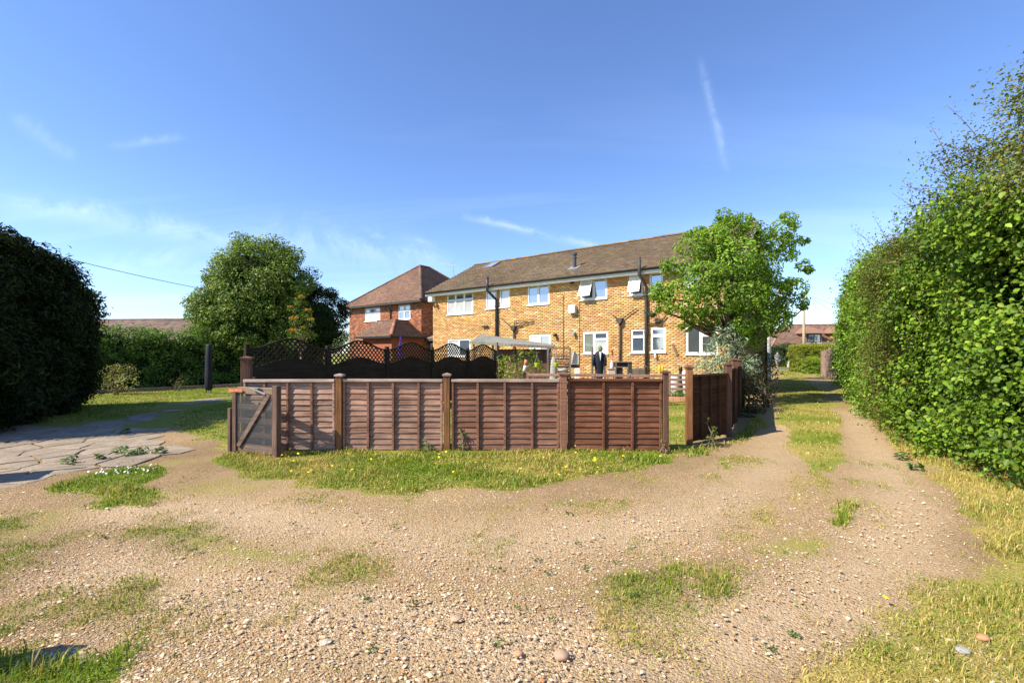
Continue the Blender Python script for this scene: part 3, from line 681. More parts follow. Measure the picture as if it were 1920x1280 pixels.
# ------------------------------------------------------------------ building helpers (local frame: x along the front, y back, z up)
def brick_wall(parent, length, hgt, openings, pal, w, seed, top=None, name='brickwork', mtx=None, bl=0.215, bh=0.065, j=0.010):
    """mortar skin with openings cut out, and every brick standing proud of it; front faces -y"""
    rng = np.random.default_rng(seed); mtx = mtx or Matrix.Identity(4)
    X = sorted({0, length, *[q for o in openings for q in o[:2]]}); Z = sorted({0, hgt, *[q for o in openings for q in o[2:]]})
    mb = MB()
    for a, b in zip(X, X[1:]):
        for c, d in zip(Z, Z[1:]):
            mx, mz = (a + b) / 2, (c + d) / 2
            if any(o[0] < mx < o[1] and o[2] < mz < o[3] for o in openings): continue
            mb.add([mtx @ Vector(q) for q in ((a, 0.008, c), (b, 0.008, c), (b, 0.008, d), (a, 0.008, d))], [(0, 1, 2, 3)])
    for o in openings:   # reveals
        x0, x1, z0, z1 = o; D = 0.12
        for q in (((x0, .008, z0), (x0, D, z0), (x0, D, z1), (x0, .008, z1)), ((x1, .008, z0), (x1, .008, z1), (x1, D, z1), (x1, D, z0)), ((x0, .008, z1), (x0, D, z1), (x1, D, z1), (x1, .008, z1)), ((x0, .008, z0), (x1, .008, z0), (x1, D, z0), (x0, D, z0))):
            mb.add([mtx @ Vector(v) for v in q], [(0, 1, 2, 3)])
    if top:
        mb.add([mtx @ Vector((0, .008, hgt)), mtx @ Vector((length, .008, hgt)), mtx @ Vector((length / 2, .008, top))], [(0, 1, 2)])
    wall = mb.build('wall', M_MORTAR, parent, fix=False)
    B = []
    nc = int((top or hgt) / (bh + j))
    for r in range(nc):
        z0 = r * (bh + j); z1 = z0 + bh; off = (r % 2) * (bl + j) / 2
        xa, xb = 0.0, length
        if z1 > hgt:
            if not top: continue
            k = (z1 - hgt) / (top - hgt); xa, xb = length / 2 * k, length - length / 2 * k
        x = -off
        while x < length:
            a, b = max(x, xa), min(x + bl, xb)
            x += bl + j
            if b - a < 0.03: continue
            segs = [(a, b)]
            for o in openings:
                if z1 > o[2] + 0.01 and z0 < o[3] - 0.01:
                    ns = []
                    for s, e in segs:
                        if e <= o[0] or s >= o[1]: ns.append((s, e)); continue
                        if s < o[0]: ns.append((s, o[0]))
                        if e > o[1]: ns.append((o[1], e))
                    segs = ns
            for s, e in segs:
                if e - s > 0.02: B.append((s, e, z0, z1))
    B = np.array(B); n = len(B); y = -rng.uniform(0, 0.004, n); yb = np.full(n, 0.009)
    m3 = np.array(mtx)[:3, :3]; tr = np.array(mtx)[:3, 3]
    s, e, a, b = B.T
    V = np.stack([np.c_[s, yb, a], np.c_[e, yb, a], np.c_[e, yb, b], np.c_[s, yb, b], np.c_[s, y, a], np.c_[e, y, a], np.c_[e, y, b], np.c_[s, y, b]], 1).reshape(-1, 3) @ m3.T + tr
    bi = np.arange(n)[:, None] * 8
    Fc = np.concatenate([bi + np.array([q]) for q in ([4, 5, 6, 7], [0, 1, 5, 4], [1, 2, 6, 5], [2, 3, 7, 6], [3, 0, 4, 7])], 0)
    C = jitter_cols(n, rng, pal, 0.10, w)
    # kiln batches: neighbouring bricks of a course tend to share a tone
    C *= (1 + 0.10 * wob(np.c_[s * 1.0, a * 3.0], 2.0, seed + 2, 3))[:, None]
    o = link(name, np_mesh(name, V, Fc, np.repeat(C, 8, 0)), M_BRICK, wall); o['kind'] = 'stuff'
    return wall

def tile_slope(parent, o, ux, up, poly, pal, seed, tw=0.165, gauge=0.10, th=0.013, name='tiles', bow=0.0):
    """overlapping tiles laid in courses over a sloping polygon given in (along, upslope) metres"""
    rng = np.random.default_rng(seed); o, ux, up = Vector(o), Vector(ux).normalized(), Vector(up).normalized(); nrm = ux.cross(up).normalized()
    if nrm.z < 0: nrm = -nrm
    Q = np.array(poly); lo, hi = Q.min(0), Q.max(0); cs = []
    nr = int((hi[1] - lo[1]) / gauge) + 1
    for r in range(nr):
        t = lo[1] + r * gauge; x = np.arange(lo[0] - (r % 2) * tw / 2, hi[0] + tw, tw); cs.append(np.c_[x, np.full(len(x), t)])
    cs = np.concatenate(cs); cs = cs[poly_sd(cs + np.array([tw / 2, gauge * 0.6]), poly) > -0.02]; n = len(cs)
    s = cs[:, 0] + rng.normal(size=n) * 0.003; t = cs[:, 1] + rng.normal(size=n) * 0.006
    lift = np.clip(rng.normal(size=n) * 0.0035 + 0.004, 0, 0.018); tilt = rng.normal(size=n) * 0.003
    on, oux, oup, onn = (np.array(q) for q in (o, ux, up, nrm))
    def P(ds, dt, dn): return on + np.outer(s + ds, oux) + np.outer(t + dt, oup) + np.outer(np.broadcast_to(dn, n), onn)
    g = 0.003; L = gauge * 1.35
    V = np.stack([P(g, 0, 0.006), P(tw - g, 0, 0.006), P(tw - g, 0, th + lift + 0.016 + tilt), P(g, 0, th + lift + 0.016 - tilt), P(g, L, 0.004 + th * 0.4), P(tw - g, L, 0.004 + th * 0.4)], 1).reshape(-1, 3)
    bi = np.arange(n)[:, None] * 6
    Fc = np.concatenate([bi + np.array([q]) for q in ([0, 1, 2, 3], [3, 2, 5, 4], [0, 3, 4, 4], [1, 5, 5, 2])][:2], 0)
    C = jitter_cols(n, rng, pal, 0.11)
    C *= (1 + 0.14 * wob(np.c_[s, t], 1.1, seed + 1, 3))[:, None]
    ob = link(name, np_mesh(name, V, Fc, np.repeat(C, 6, 0)), M_TILE, parent); ob['kind'] = 'stuff'
    return ob
def cap_line(parent, a, b, pal, seed, r=0.11, step=0.33, name='ridge_tile', single=False):
    """half-round ridge or hip tiles, each slightly lapping the next"""
    rng = np.random.default_rng(seed); a, b = Vector(a), Vector(b); d = b - a; n = max(1, int(d.length / step)); d /= n
    dn = d.normalized(); sd = dn.cross(Vector((0, 0, 1))).normalized(); up = sd.cross(dn)
    for i in range(n):
        mb = MB(); vs = []
        for p, rr in ((a + d * i, r * 1.06), (a + d * (i + 1.04), r * 0.97)):
            for k in range(6):
                an = math.pi * k / 5; vs.append(p + sd * math.cos(an) * rr + up * math.sin(an) * rr * 0.75)
        mb.add(vs, [(k, k + 1, k + 7, k + 6) for k in range(5)] + [(5, 4, 3, 2, 1, 0), (6, 7, 8, 9, 10, 11)], tuple(jitter_cols(1, rng, pal, 0.15)[0]))
        mb.build(name, M_TILE, parent, smooth=False)

def window(parent, x0, x1, z0, z1, cols, y=0.055, fr=0.055, glass=None, sill=True, name='window', mtx=None, fm=None):
    """cols: list of (width share, [row shares from the top], [glass per row])"""
    mtx = mtx or Matrix.Identity(4); fm = fm or M_WHITE
    f = MB(); fy0, fy1 = y - 0.035, y + 0.03
    f.bx(x0, x1, fy0, fy1, z0, z0 + fr, mtx=mtx); f.bx(x0, x1, fy0, fy1, z1 - fr, z1, mtx=mtx)
    tw = sum(c[0] for c in cols); x = x0; W = x1 - x0; cells = []
    f.bx(x0, x0 + fr, fy0 + .001, fy1 - .001, z0 + fr, z1 - fr, mtx=mtx); f.bx(x1 - fr, x1, fy0 + .001, fy1 - .001, z0 + fr, z1 - fr, mtx=mtx)
    for i, (w, rows, gl) in enumerate(cols):
        xe = x + W * w / tw; a = x + (fr if i == 0 else fr / 2); b = xe - (fr if i == len(cols) - 1 else fr / 2)
        if i < len(cols) - 1: f.bx(xe - fr / 2, xe + fr / 2, fy0 + .001, fy1 - .001, z0 + fr, z1 - fr, mtx=mtx)
        tr = sum(rows); zt = z1 - fr; H = z1 - z0 - 2 * fr
        for k, r in enumerate(rows):
            zb = zt - H * r / tr
            lo = zb + (fr / 2 if k < len(rows) - 1 else 0); hi = zt - (fr / 2 if k > 0 else 0)
            if k < len(rows) - 1: f.bx(a, b, fy0 + .002, fy1 - .002, zb - fr / 2, zb + fr / 2, mtx=mtx)
            cells.append((a, b, lo, hi, gl[k])); zt = zb
        x = xe
    win = f.build(name, fm, parent, bevel=0.006)
    for a, b, lo, hi, g in cells:
        ins = 0.030     # the casement's own slimmer frame round each pane
        c = MB()
        c.bx(a + .002, b - .002, y - 0.045, y + 0.01, lo + .002, lo + ins, mtx=mtx).bx(a + .002, b - .002, y - 0.045, y + 0.01, hi - ins, hi - .002, mtx=mtx)
        c.bx(a + .002, a + ins, y - 0.044, y + 0.009, lo + ins, hi - ins, mtx=mtx).bx(b - ins, b - .002, y - 0.044, y + 0.009, lo + ins, hi - ins, mtx=mtx)
        c.build('casement', fm, win)
        MB().bx(a + ins, b - ins, y - 0.012, y + 0.008, lo + ins, hi - ins, mtx=mtx).build('pane', g, win)
    if sill: MB().bx(x0 - 0.03, x1 + 0.03, -0.06, y - 0.036, z0 - 0.045, z0 + 0.005, mtx=mtx).build('sill', fm, win, bevel=0.005)
    return win

# ------------------------------------------------------------------ the yellow brick house
U = Vector((0.805, -0.593, 0)).normalized(); BK = Vector((0.593, 0.805, 0)).normalized()
HO = Vector((-4.54, 26.7, 0)) - U * 0.13
ROT = math.atan2(U.y, U.x)
def wx(px):     # photo column -> metres along the front wall
    u = (px - 960) / F_PX
    return (u * HO.y - HO.x) / (U.x - u * U.y)
def wz(px, py): # photo row at a column -> height on the front wall
    return CAM_H + (HOR - py) / F_PX * (HO.y + U.y * wx(px))
LEN, DEP, EAVE, RIDGE = 16.2, 8.0, 5.14, 7.42
house = thing('brick_house', 'long two-storey yellow brick house with brown tiled roof', 'house', HO, ROT)
YEL = [(0.58, 0.35, 0.135), (0.61, 0.39, 0.155), (0.55, 0.315, 0.105), (0.57, 0.315, 0.15), (0.61, 0.43, 0.20), (0.42, 0.245, 0.11), (0.54, 0.25, 0.125), (0.64, 0.49, 0.29)]
YW = [.22, .17, .18, .18, .07, .05, .09, .04]
wins = {}
def opening(key, l, r, top, bot):
    a, b = wx(l), wx(r); m = (l + r) / 2; wins[key] = (a, b, wz(m, bot), wz(m, top)); return wins[key]
TOPZ = EAVE - 0.16
for key, l, r, t, b in (('u1', 838, 887, 549, 589), ('u2', 910.5, 931, 541, 579), ('u2b', 936.5, 956, 538, 576), ('u3', 989, 1030, 531, 571), ('u4', 1088, 1138, 518, 561), ('u5', 1179, 1205.5, 510, 553.5), ('u5b', 1217, 1243, 503, 549), ('u6', 1281, 1315, 497, 541),
                        ('g1', 839, 882, 635.5, 668), ('g2', 992, 1032, 627.5, 663), ('g3', 1093, 1140, 622, 663), ('g4', 1182.6, 1209.6, 616.5, 661), ('g5', 1219.8, 1248, 614, 660), ('g6', 1286, 1346, 609, 664)):
    a = opening(key, l, r, t, b)
    if key[0] == 'u': wins[key] = (a[0], a[1], a[2], TOPZ)
brick_wall(house, LEN, EAVE, list(wins.values()), YEL, YW, 5)
EW = Matrix.Translation((LEN, 0, 0)) @ Matrix.Rotation(R(90), 4, 'Z')
brick_wall(house, DEP, EAVE, [], YEL, YW, 6, top=RIDGE - 0.05, mtx=EW)
MB().bx(0.02, LEN - 0.02, 0.13, DEP, 0, EAVE - 0.02).prism([(0.0, EAVE), (DEP, EAVE), (DEP / 2, RIDGE - 0.12)], 'x', 0.02, LEN - 0.05).build('inner_shell', M_MORTAR, house)
window(house, *wins['u1'], [(1, [1, 2.2], [G_GREEN, G_NET]), (1, [1, 2.2], [G_BLUE, G_NET]), (1, [1, 2.2], [G_BLUE, G_NET])])
window(house, *wins['u2'], [(1, [1], [G_NET])]); window(house, *wins['u2b'], [(1, [1], [G_NET])])
window(house, *wins['u3'], [(1, [1], [G_BLUE]), (1, [1], [G_BLUE])])
w4 = window(house, *wins['u4'], [(1, [1], [G_DARK]), (1, [1], [G_BLUE])])
w5 = window(house, *wins['u5'], [(1, [1], [G_DARK])]); window(house, *wins['u5b'], [(1, [1], [G_BLUE])]); window(house, *wins['u6'], [(1, [1], [G_NET]), (1, [1], [G_BLUE])])
window(house, *wins['g1'], [(1, [1], [G_NET]), (1, [1], [G_BLUE])]); window(house, *wins['g2'], [(1, [1, 1.6], [G_NET, G_NET]), (1, [1], [G_BLUE])])
window(house, *wins['g3'], [(1, [1], [G_GREEN]), (1.2, [1, 2], [G_BLUE, G_NET])])
window(house, *wins['g4'], [(1, [1, 2.3], [G_BLUE, G_BLUE])]); window(house, *wins['g5'], [(1, [1, 2.3], [G_BLUE, G_BLUE])])
window(house, *wins['g6'], [(1, [1], [G_DARK]), (1.1, [1, 2], [G_DARK, G_DARK])])
def open_sash(win, x0, x1, z0, z1, ang, glass):
    s = MB(); w, h, t, fr = x1 - x0, z1 - z0, 0.045, 0.06     # hinged on its top edge, swung out
    s.bx(0, w, -t, 0, -h, -h + fr).bx(0, w, -t, 0, -fr, 0).bx(0, fr, -t + .001, -.001, -h + fr, -fr).bx(w - fr, w, -t + .001, -.001, -h + fr, -fr)
    o = s.build('open_sash', M_WHITE, win, bevel=0.005); o.location = (x0, -0.01, z1); o.rotation_euler = (R(-ang), 0, 0)
    p = MB().bx(x0 + fr, x1 - fr, -0.03, -0.015, -h + fr, -fr).build('sash_pane', glass, win); p.location = (0, -0.01, z1); p.rotation_euler = (R(-ang), 0, 0)
a, b, c, d = wins['u4']; open_sash(w4, a + 0.05, (a + b) / 2 - 0.02, c + 0.06, d - 0.07, 24, G_NET)
a, b, c, d = wins['u5']; open_sash(w5, a + 0.05, b - 0.06, c + 0.06, d - 0.05, 20, G_WHITE)
# roof
EY, OV = -0.38, 0.22
sl = Vector((0, DEP / 2 - EY, RIDGE - EAVE)).normalized(); SL = math.hypot(DEP / 2 - EY, RIDGE - EAVE)
rf = MB().prism([(EY + .02, EAVE - 0.03), (DEP / 2, RIDGE - 0.03), (DEP - EY, EAVE - 0.03), (DEP - EY, EAVE - 0.07), (DEP / 2, RIDGE - 0.10), (EY + .02, EAVE - 0.07)], 'x', -OV, LEN + OV).build('roof', mat('roof_underlay', (0.10, 0.08, 0.065), 0.9, 0.2, 10), house)
BRN = [(0.105, 0.076, 0.049), (0.115, 0.083, 0.054), (0.095, 0.070, 0.047), (0.125, 0.088, 0.055), (0.108, 0.083, 0.06)]
tile_slope(rf, (0, EY, EAVE - 0.03), (1, 0, 0), sl, [(-OV - .02, -0.04), (LEN + OV + .02, -0.04), (LEN + OV + .02, SL), (-OV - .02, SL)], BRN, 4, tw=0.25, gauge=0.155, th=0.02)
tile_slope(rf, (0, DEP - EY, EAVE - 0.03), (1, 0, 0), (0, -sl.y, sl.z), [(-OV, -0.04), (LEN + OV, -0.04), (LEN + OV, SL), (-OV, SL)], BRN, 9, tw=0.25, gauge=0.155, th=0.02)
cap_line(rf, (-OV, DEP / 2, RIDGE - 0.02), (LEN + OV, DEP / 2, RIDGE - 0.02), [(0.18, 0.115, 0.065), (0.15, 0.10, 0.065), (0.24, 0.14, 0.06)], 3, 0.12, 0.42)
MB().bx(-OV, LEN + OV, EY, EY + 0.022, EAVE - 0.24, EAVE - 0.05).build('fascia_board', M_FASCIA, house, bevel=0.004)
MB().bx(-OV + .02, LEN + OV - .02, EY + .023, 0.0, EAVE - 0.225, EAVE - 0.205).build('soffit', M_FASCIA, house)
for xx, s in ((-OV - 0.01, -1), (LEN + OV + 0.01, 1)):
    v = MB(); v.prism([(EY, EAVE - 0.03), (DEP / 2, RIDGE - 0.03), (DEP - EY, EAVE - 0.03), (DEP - EY, EAVE - 0.20), (DEP / 2, RIDGE - 0.20), (EY, EAVE - 0.20)], 'x', xx - 0.012, xx + 0.012); v.build('bargeboard', M_FASCIA, house)
gut = MB(); gp = [(math.cos(t) * 0.075, math.sin(t) * 0.085) for t in np.linspace(math.pi, 2 * math.pi, 9)] + [(math.cos(t) * 0.066, math.sin(t) * 0.076) for t in np.linspace(2 * math.pi, math.pi, 9)]
gut.prism([(EY - 0.08 + p, EAVE - 0.03 + q) for p, q in gp], 'x', -OV - 0.03, LEN + OV + 0.03).build('gutter', M_BLACK, house)
# skylight and flue on the roof slope
def on_slope(x, t, n=0.0): return Vector((x, EY, EAVE - 0.03)) + sl * t + Vector((0, -sl.z, sl.y)) * n
RM = Matrix((( 1, 0, 0, 0), (0, sl.y, -sl.z, 0), (0, sl.z, sl.y, 0), (0, 0, 0, 1)))
sk = MB(); x0, x1, t0, t1 = wx(893), wx(925) , SL - 1.25, SL - 0.28
x0, x1 = 1.35, 2.15
def slope_box(mb, xa, xb, ta, tb, na, nb):
    mb.add([on_slope(x, t, n) for n in (na, nb) for x, t in ((xa, ta), (xb, ta), (xb, tb), (xa, tb))], [(3, 2, 1, 0), (4, 5, 6, 7), (0, 1, 5, 4), (1, 2, 6, 5), (2, 3, 7, 6), (3, 0, 4, 7)]); return mb
for q in ((x0, x1, t0, t0 + .07), (x0, x1, t1 - .07, t1), (x0, x0 + .07, t0 + .07, t1 - .07), (x1 - .07, x1, t0 + .07, t1 - .07)): slope_box(sk, *q, 0.0, 0.11)
so = sk.build('skylight', M_LEAD, rf)
slope_box(MB(), x0 + .07, x1 - .07, t0 + .07, t1 - .07, 0.05, 0.085).build('pane', glass_mat('skylight_pane', (0.40, 0.45, 0.50), 0.45), so)
fx, ft = wx(1062), 1.35
fb = on_slope(fx, ft, 0.03)
slope_box(MB(), fx - 0.28, fx + 0.28, ft - 0.30, ft + 0.22, 0.03, 0.055).build('lead_slate', M_LEAD, rf)
MB().lathe([(0.085, -0.15), (0.085, 0.42), (0.105, 0.43), (0.105, 0.50), (0.075, 0.51), (0.075, 0.58), (0.115, 0.60), (0.115, 0.70), (0.02, 0.74)], fb, 14).build('roof_flue', mat('dark_grey_flue', (0.055, 0.06, 0.075), 0.4, 0.2, 5), rf, smooth=False)
# soil pipes, hoppers, branch pipes, cables and fittings on the wall
def wall_pt(px, py, y=-0.08): return Vector((wx(px), y, wz(px, py)))
def pipe(pts, r, name='soil_pipe', m=None, collars=()):
    o = MB(); o.tube(pts, r, 10); ob = o.build(name, m or M_BLACK, house, smooth=True)
    for z in collars:
        p = pts[-1]; MB().lathe([(r * 1.3, z), (r * 1.35, z + .02), (r * 1.35, z + .07), (r * 1.3, z + .09)], (p[0], p[1], 0), 10).build('collar', m or M_BLACK, ob)
    return ob
def soil_stack(px, pxt, m, r=0.062):
    x, xt = wx(px), wx(pxt)
    pipe([(xt, EY - 0.16, EAVE + 0.42), (xt, EY - 0.16, EAVE - 0.30), (x, -0.10, EAVE - 0.75), (x, -0.10, 3.4), (x, -0.10, 0.0)], r, 'soil_pipe', m, (1.0, 2.45, 3.3, 4.0))
soil_stack(933, 926, M_BLACK, 0.075); soil_stack(1213, 1207.5, M_PIPE, 0.068)
def hopper(px, py, arms):
    c = wall_pt(px, py, -0.10)
    h = MB(); h.prism([(c.x - .14, c.z + .12), (c.x + .14, c.z + .12), (c.x + .12, c.z - .02), (c.x + .05, c.z - .12), (c.x - .05, c.z - .12), (c.x - .12, c.z - .02)], 'y', -0.20, -0.015)
    ho = h.build('hopper_head', M_PIPE, house)
    MB().tube([(c.x, -0.09, c.z - .1), (c.x, -0.09, 0.0)], 0.045, 10).build('downpipe', M_PIPE, ho, smooth=True)
    for pts in arms: MB().tube([wall_pt(*q) for q in pts], 0.022, 8).build('waste_pipe', M_PIPE, ho, smooth=True)
hopper(1163.5, 602, [[(1161, 600), (1152, 592), (1149, 589)], [(1166, 601), (1180, 588), (1195, 578)]])
hopper(965, 616, [[(962, 614), (950, 604), (940, 595)], [(967, 613), (975, 610), (985, 603), (990, 604)], [(968, 614), (985, 608), (1001, 603), (1001, 600), (966, 602), (966, 612)]])
pipe([wall_pt(1216, 608), wall_pt(1238, 604.5), wall_pt(1243, 600), wall_pt(1250, 592)], 0.03, 'waste_pipe', M_PIPE)
for px, t, b in ((1056.8, 553, 672), (1087, 560, 700)):
    pipe([wall_pt(px, t, -0.02), wall_pt(px, b, -0.02)], 0.011, 'cable', M_PIPE)
def wbox(name, px0, px1, py0, py1, d, m, off=0.0):
    a, b = wall_pt(px0, py1), wall_pt(px1, py0)
    return MB().bx(a.x, b.x, -d - off, -off - 0.005, a.z, b.z).build(name, m, house, bevel=0.02)
wbox('boiler_flue_cover', 1069.5, 1081.5, 572, 588, 0.22, M_WHITE)
v = wall_pt(1074, 529.5); MB().lathe([(0.085, 0), (0.085, 0.10), (0.05, 0.12)], (0, 0, 0), 12).build('wall_vent', M_BLACK, house, loc=(v.x, -0.005, v.z), rot=(R(90), 0, 0))
for px, py, m in ((1043, 627, M_BLACK), (1078, 624, M_STEEL)):
    v = wall_pt(px, py); MB().bx(-0.05, 0.05, -0.06, -0.005, -0.05, 0.05).bx(-0.06, 0.06, -0.20, -0.061, -0.12, 0.02).build('wall_light', m, house, bevel=0.015, loc=(v.x, 0, v.z))
v = wall_pt(914, 612); MB().bx(-0.30, 0.10, -0.16, -0.05, -0.05, 0.06).build('flood_light', M_PIPE, house, bevel=0.03, loc=(v.x, 0, v.z))
v = wall_pt(812.5, 561); MB().bx(-0.22, 0.12, -0.34, -0.005, -0.20, 0.20).build('junction_box', M_WHITE, house, bevel=0.03, loc=(v.x + .1, 0, v.z))
v = wall_pt(820.5, 571); MB().bx(-0.07, 0.07, -0.18, -0.005, -0.12, 0.05).build('security_light', mat('brass_lamp', (0.25, 0.17, 0.05), 0.5, 0.2, 8), house, bevel=0.02, loc=(v.x, 0, v.z))
for k, px in ((0, 813.6), (1, 1425)):
    pass
MB().tube([(LEN + 0.07, DEP - 0.25, EAVE - 0.2), (LEN + 0.07, DEP - 0.25, 0)], 0.05, 10).build('downpipe', M_BLACK, house, smooth=True)
v = wall_pt(1230, 664); MB().lathe([(0.04, -0.12), (0.045, 0.0), (0.03, 0.02), (0.03, 0.10)], (v.x, -0.12, v.z), 10).bx(v.x - 0.01, v.x + 0.01, -0.11, -0.005, v.z + 0.08, v.z + 0.10).build('wall_lamp', M_WHITE, house)
v = wall_pt(1266, 655); MB().prism([(v.x - .14, v.z + .22), (v.x - .06, v.z + .22), (v.x + .14, v.z - .22), (v.x + .05, v.z - .24)], 'y', -0.06, -0.008).build('wall_ornament', M_BARK, house)
# television aerial on the far side of the roof
ae = thing('tv_aerial', 'thin television aerial on a mast behind the house ridge', 'aerial', (-4.0, 31.0, 0), ROT)
zb = RIDGE - 1.3 * (RIDGE - EAVE) / (DEP / 2 - EY)
MB().tube([(0, 0, 2.9), (0, 0, 7.62)], 0.02, 8).build('mast', M_STEEL, ae)
bo = MB(); p, q = Vector((0, 0, 7.58)), Vector((-1.05, -0.25, 7.80)); bo.tube([p + (p - q) * 0.12, q], 0.012, 6)
for i in range(9):
    c = p.lerp(q, i / 8); bo.tube([c + Vector((0.06, -0.17, 0)), c + Vector((-0.06, 0.17, 0))], 0.006, 5)
bo.build('antenna_boom', M_STEEL, ae)

# ------------------------------------------------------------------ the red brick house behind it
RC = Vector((-6.06, 30.4, 0)); RW = 8.1
RO = RC - U * RW
red = thing('red_brick_house', 'red brick house with steep hipped clay roof, left of the yellow house', 'house', RO, ROT)
REDP = [(0.37, 0.145, 0.078), (0.42, 0.175, 0.092), (0.32, 0.12, 0.068), (0.46, 0.22, 0.12), (0.26, 0.10, 0.07)]
def rx(px):
    u = (px - 960) / F_PX; return (u * RO.y - RO.x) / (U.x - u * U.y)
def rz(px, py): return CAM_H + (HOR - py) / F_PX * (RO.y + U.y * rx(px))
RE = 5.12
rwins = [(rx(684), rx(713), rz(698, 602), rz(698, 577.5)), (rx(747), rx(769.5), rz(758, 599), rz(758, 571.5))]
brick_wall(red, RW, RE, rwins, REDP, None, 15)
brick_wall(red, RW, RE, [], REDP, None, 16, mtx=Matrix.Translation((RW, 0, 0)) @ Matrix.Rotation(R(90), 4, 'Z'))
MB().bx(0.02, RW - 0.02, 0.13, RW, 0, RE - 0.02).build('inner_shell', M_MORTAR, red)
window(red, *rwins[0], [(1, [1, 1.8], [G_BLUE, G_NET]), (1, [1, 1.8], [G_DARK, G_NET]), (1, [1, 1.8], [G_BLUE, G_NET])])
window(red, *rwins[1], [(1, [1, 1.6], [G_BLUE, G_BLUE]), (1, [1, 1.6], [G_BLUE, G_BLUE])])
CLAY = [(0.165, 0.095, 0.068), (0.19, 0.11, 0.077), (0.145, 0.085, 0.065), (0.21, 0.125, 0.088), (0.16, 0.105, 0.082)]
O = 0.4; A0, A1 = -O, RW + O; APZ = 8.45; c1, c2 = Vector((RW / 2, RW / 2 - 0.5, APZ)), Vector((RW / 2, RW / 2 + 0.5, APZ))
rm = MB(); P4 = [(A0, A0, RE - .02), (A1, A0, RE - .02), (A1, A1, RE - .02), (A0, A1, RE - .02)]
rm.add(P4 + [c1, c2], [(0, 1, 4), (1, 2, 5, 4), (2, 3, 5), (3, 0, 4, 5), (3, 2, 1, 0)])
rr = rm.build('roof', MATS['roof_underlay'], red)
H1 = APZ - RE; D1 = c1.y - A0; S1 = math.hypot(H1, D1); D2 = A1 - RW / 2; S2 = math.hypot(H1, D2); WW = A1 - A0
tile_slope(rr, (A0, A0, RE), (1, 0, 0), (0, D1, H1), [(0, -0.03), (WW, -0.03), (WW / 2, S1)], CLAY, 21, 0.165, 0.11)
tile_slope(rr, (A1, A0, RE), (0, 1, 0), (-D2, 0, H1), [(0, -0.03), (WW, -0.03), (c2.y - A0, S2), (c1.y - A0, S2)], CLAY, 22, 0.165, 0.11)
tile_slope(rr, (A0, A0, RE), (0, 1, 0), (D2, 0, H1), [(0, -0.03), (WW, -0.03), (c2.y - A0, S2), (c1.y - A0, S2)], CLAY, 23, 0.165, 0.11)
for a, b in (((A1, A0, RE + .03), c1), ((A0, A0, RE + .03), c1), (c1, c2), ((A1, A1, RE + .03), c2)): cap_line(rr, a, b, CLAY, 5, 0.11, 0.36, 'hip_tile')
MB().bx(A0, A1, A0 - .02, A0 + .01, RE - 0.14, RE - 0.01).bx(A1 - .01, A1 + .02, A0 + .012, A1, RE - 0.14, RE - 0.01).build('fascia_board', mat('dark_fascia', (0.05, 0.045, 0.04), 0.5), red)
MB().bx(A0, A1, A0 + .012, 0, RE - 0.13, RE - 0.11).bx(RW, A1 - .012, 0.01, A1, RE - 0.13, RE - 0.11).build('soffit', MATS['dark_fascia'], red)
x = rx(734); MB().tube([(x, A0 + .02, RE - .1), (x, -0.08, RE - .5), (x, -0.08, 2.5)], 0.045, 8).build('downpipe', M_BLACK, red, smooth=True)
# hipped single-storey extension in front of it (its own corner nearest the camera)
ex0, ex1, ey0 = 4.9, 8.45, -2.8
ez, et = 2.68, 3.80
em = MB().bx(ex0 + .3, ex1 - .3, ey0 + .3, 0.0, 0, ez); eo = em.build('extension_wall', mat('red_brick_far', (0.33, 0.11, 0.06), 0.9, 0.3, 16, (1, 1, 3), bump=0.3), red)
tA, tB = Vector((ex0 + 1.2, -0.6, et)), Vector((ex1 - 1.7, -0.6, et))
hp = Vector((ex1 - 1.7, ey0 + 1.7, et))
er = MB(); er.add([(ex0, ey0, ez), (ex1, ey0, ez), (ex1, 0.0, ez), (ex0, 0.0, ez), (ex0 + 0.1, ey0 + 1.7, et), hp, (ex1 - 1.7, 0, et), (ex0 + 0.1, 0, et)], [(0, 1, 5, 4), (1, 2, 6, 5), (4, 5, 6, 7), (3, 0, 4, 7), (3, 2, 1, 0)])
ero = er.build('extension_roof', MATS['roof_underlay'], red)
sv = Vector((0, 1.7, et - ez)); tile_slope(ero, (ex0, ey0, ez), (1, 0, 0), sv, [(-.05, -.04), (ex1 - ex0, -.04), (ex1 - 1.7 - ex0, sv.length), (-.05, sv.length)], CLAY, 24, 0.165, 0.11)
sv = Vector((-1.7, 0, et - ez)); tile_slope(ero, (ex1, ey0, ez), (0, 1, 0), sv, [(0, -.04), (2.8, -.04), (2.8, sv.length), (1.7, sv.length)], CLAY, 25, 0.165, 0.11)
cap_line(ero, (ex1, ey0, ez + .04), hp, [(0.34, 0.16, 0.09)], 6, 0.10, 0.33, 'hip_tile'); cap_line(ero, (ex0, ey0 + 1.7, et + .02), hp, CLAY, 7, 0.09, 0.33, 'ridge_tile'); cap_line(ero, hp, (ex1 - 1.7, 0, et), CLAY, 8, 0.09, 0.33, 'ridge_tile')
MB().bx(ex0, ex1 + .03, ey0 - .05, ey0 + .0, ez - 0.13, ez - .01).bx(ex1 - .0, ex1 + .05, ey0 + .002, 0, ez - 0.13, ez - .01).build('extension_fascia', M_BLACK, red)
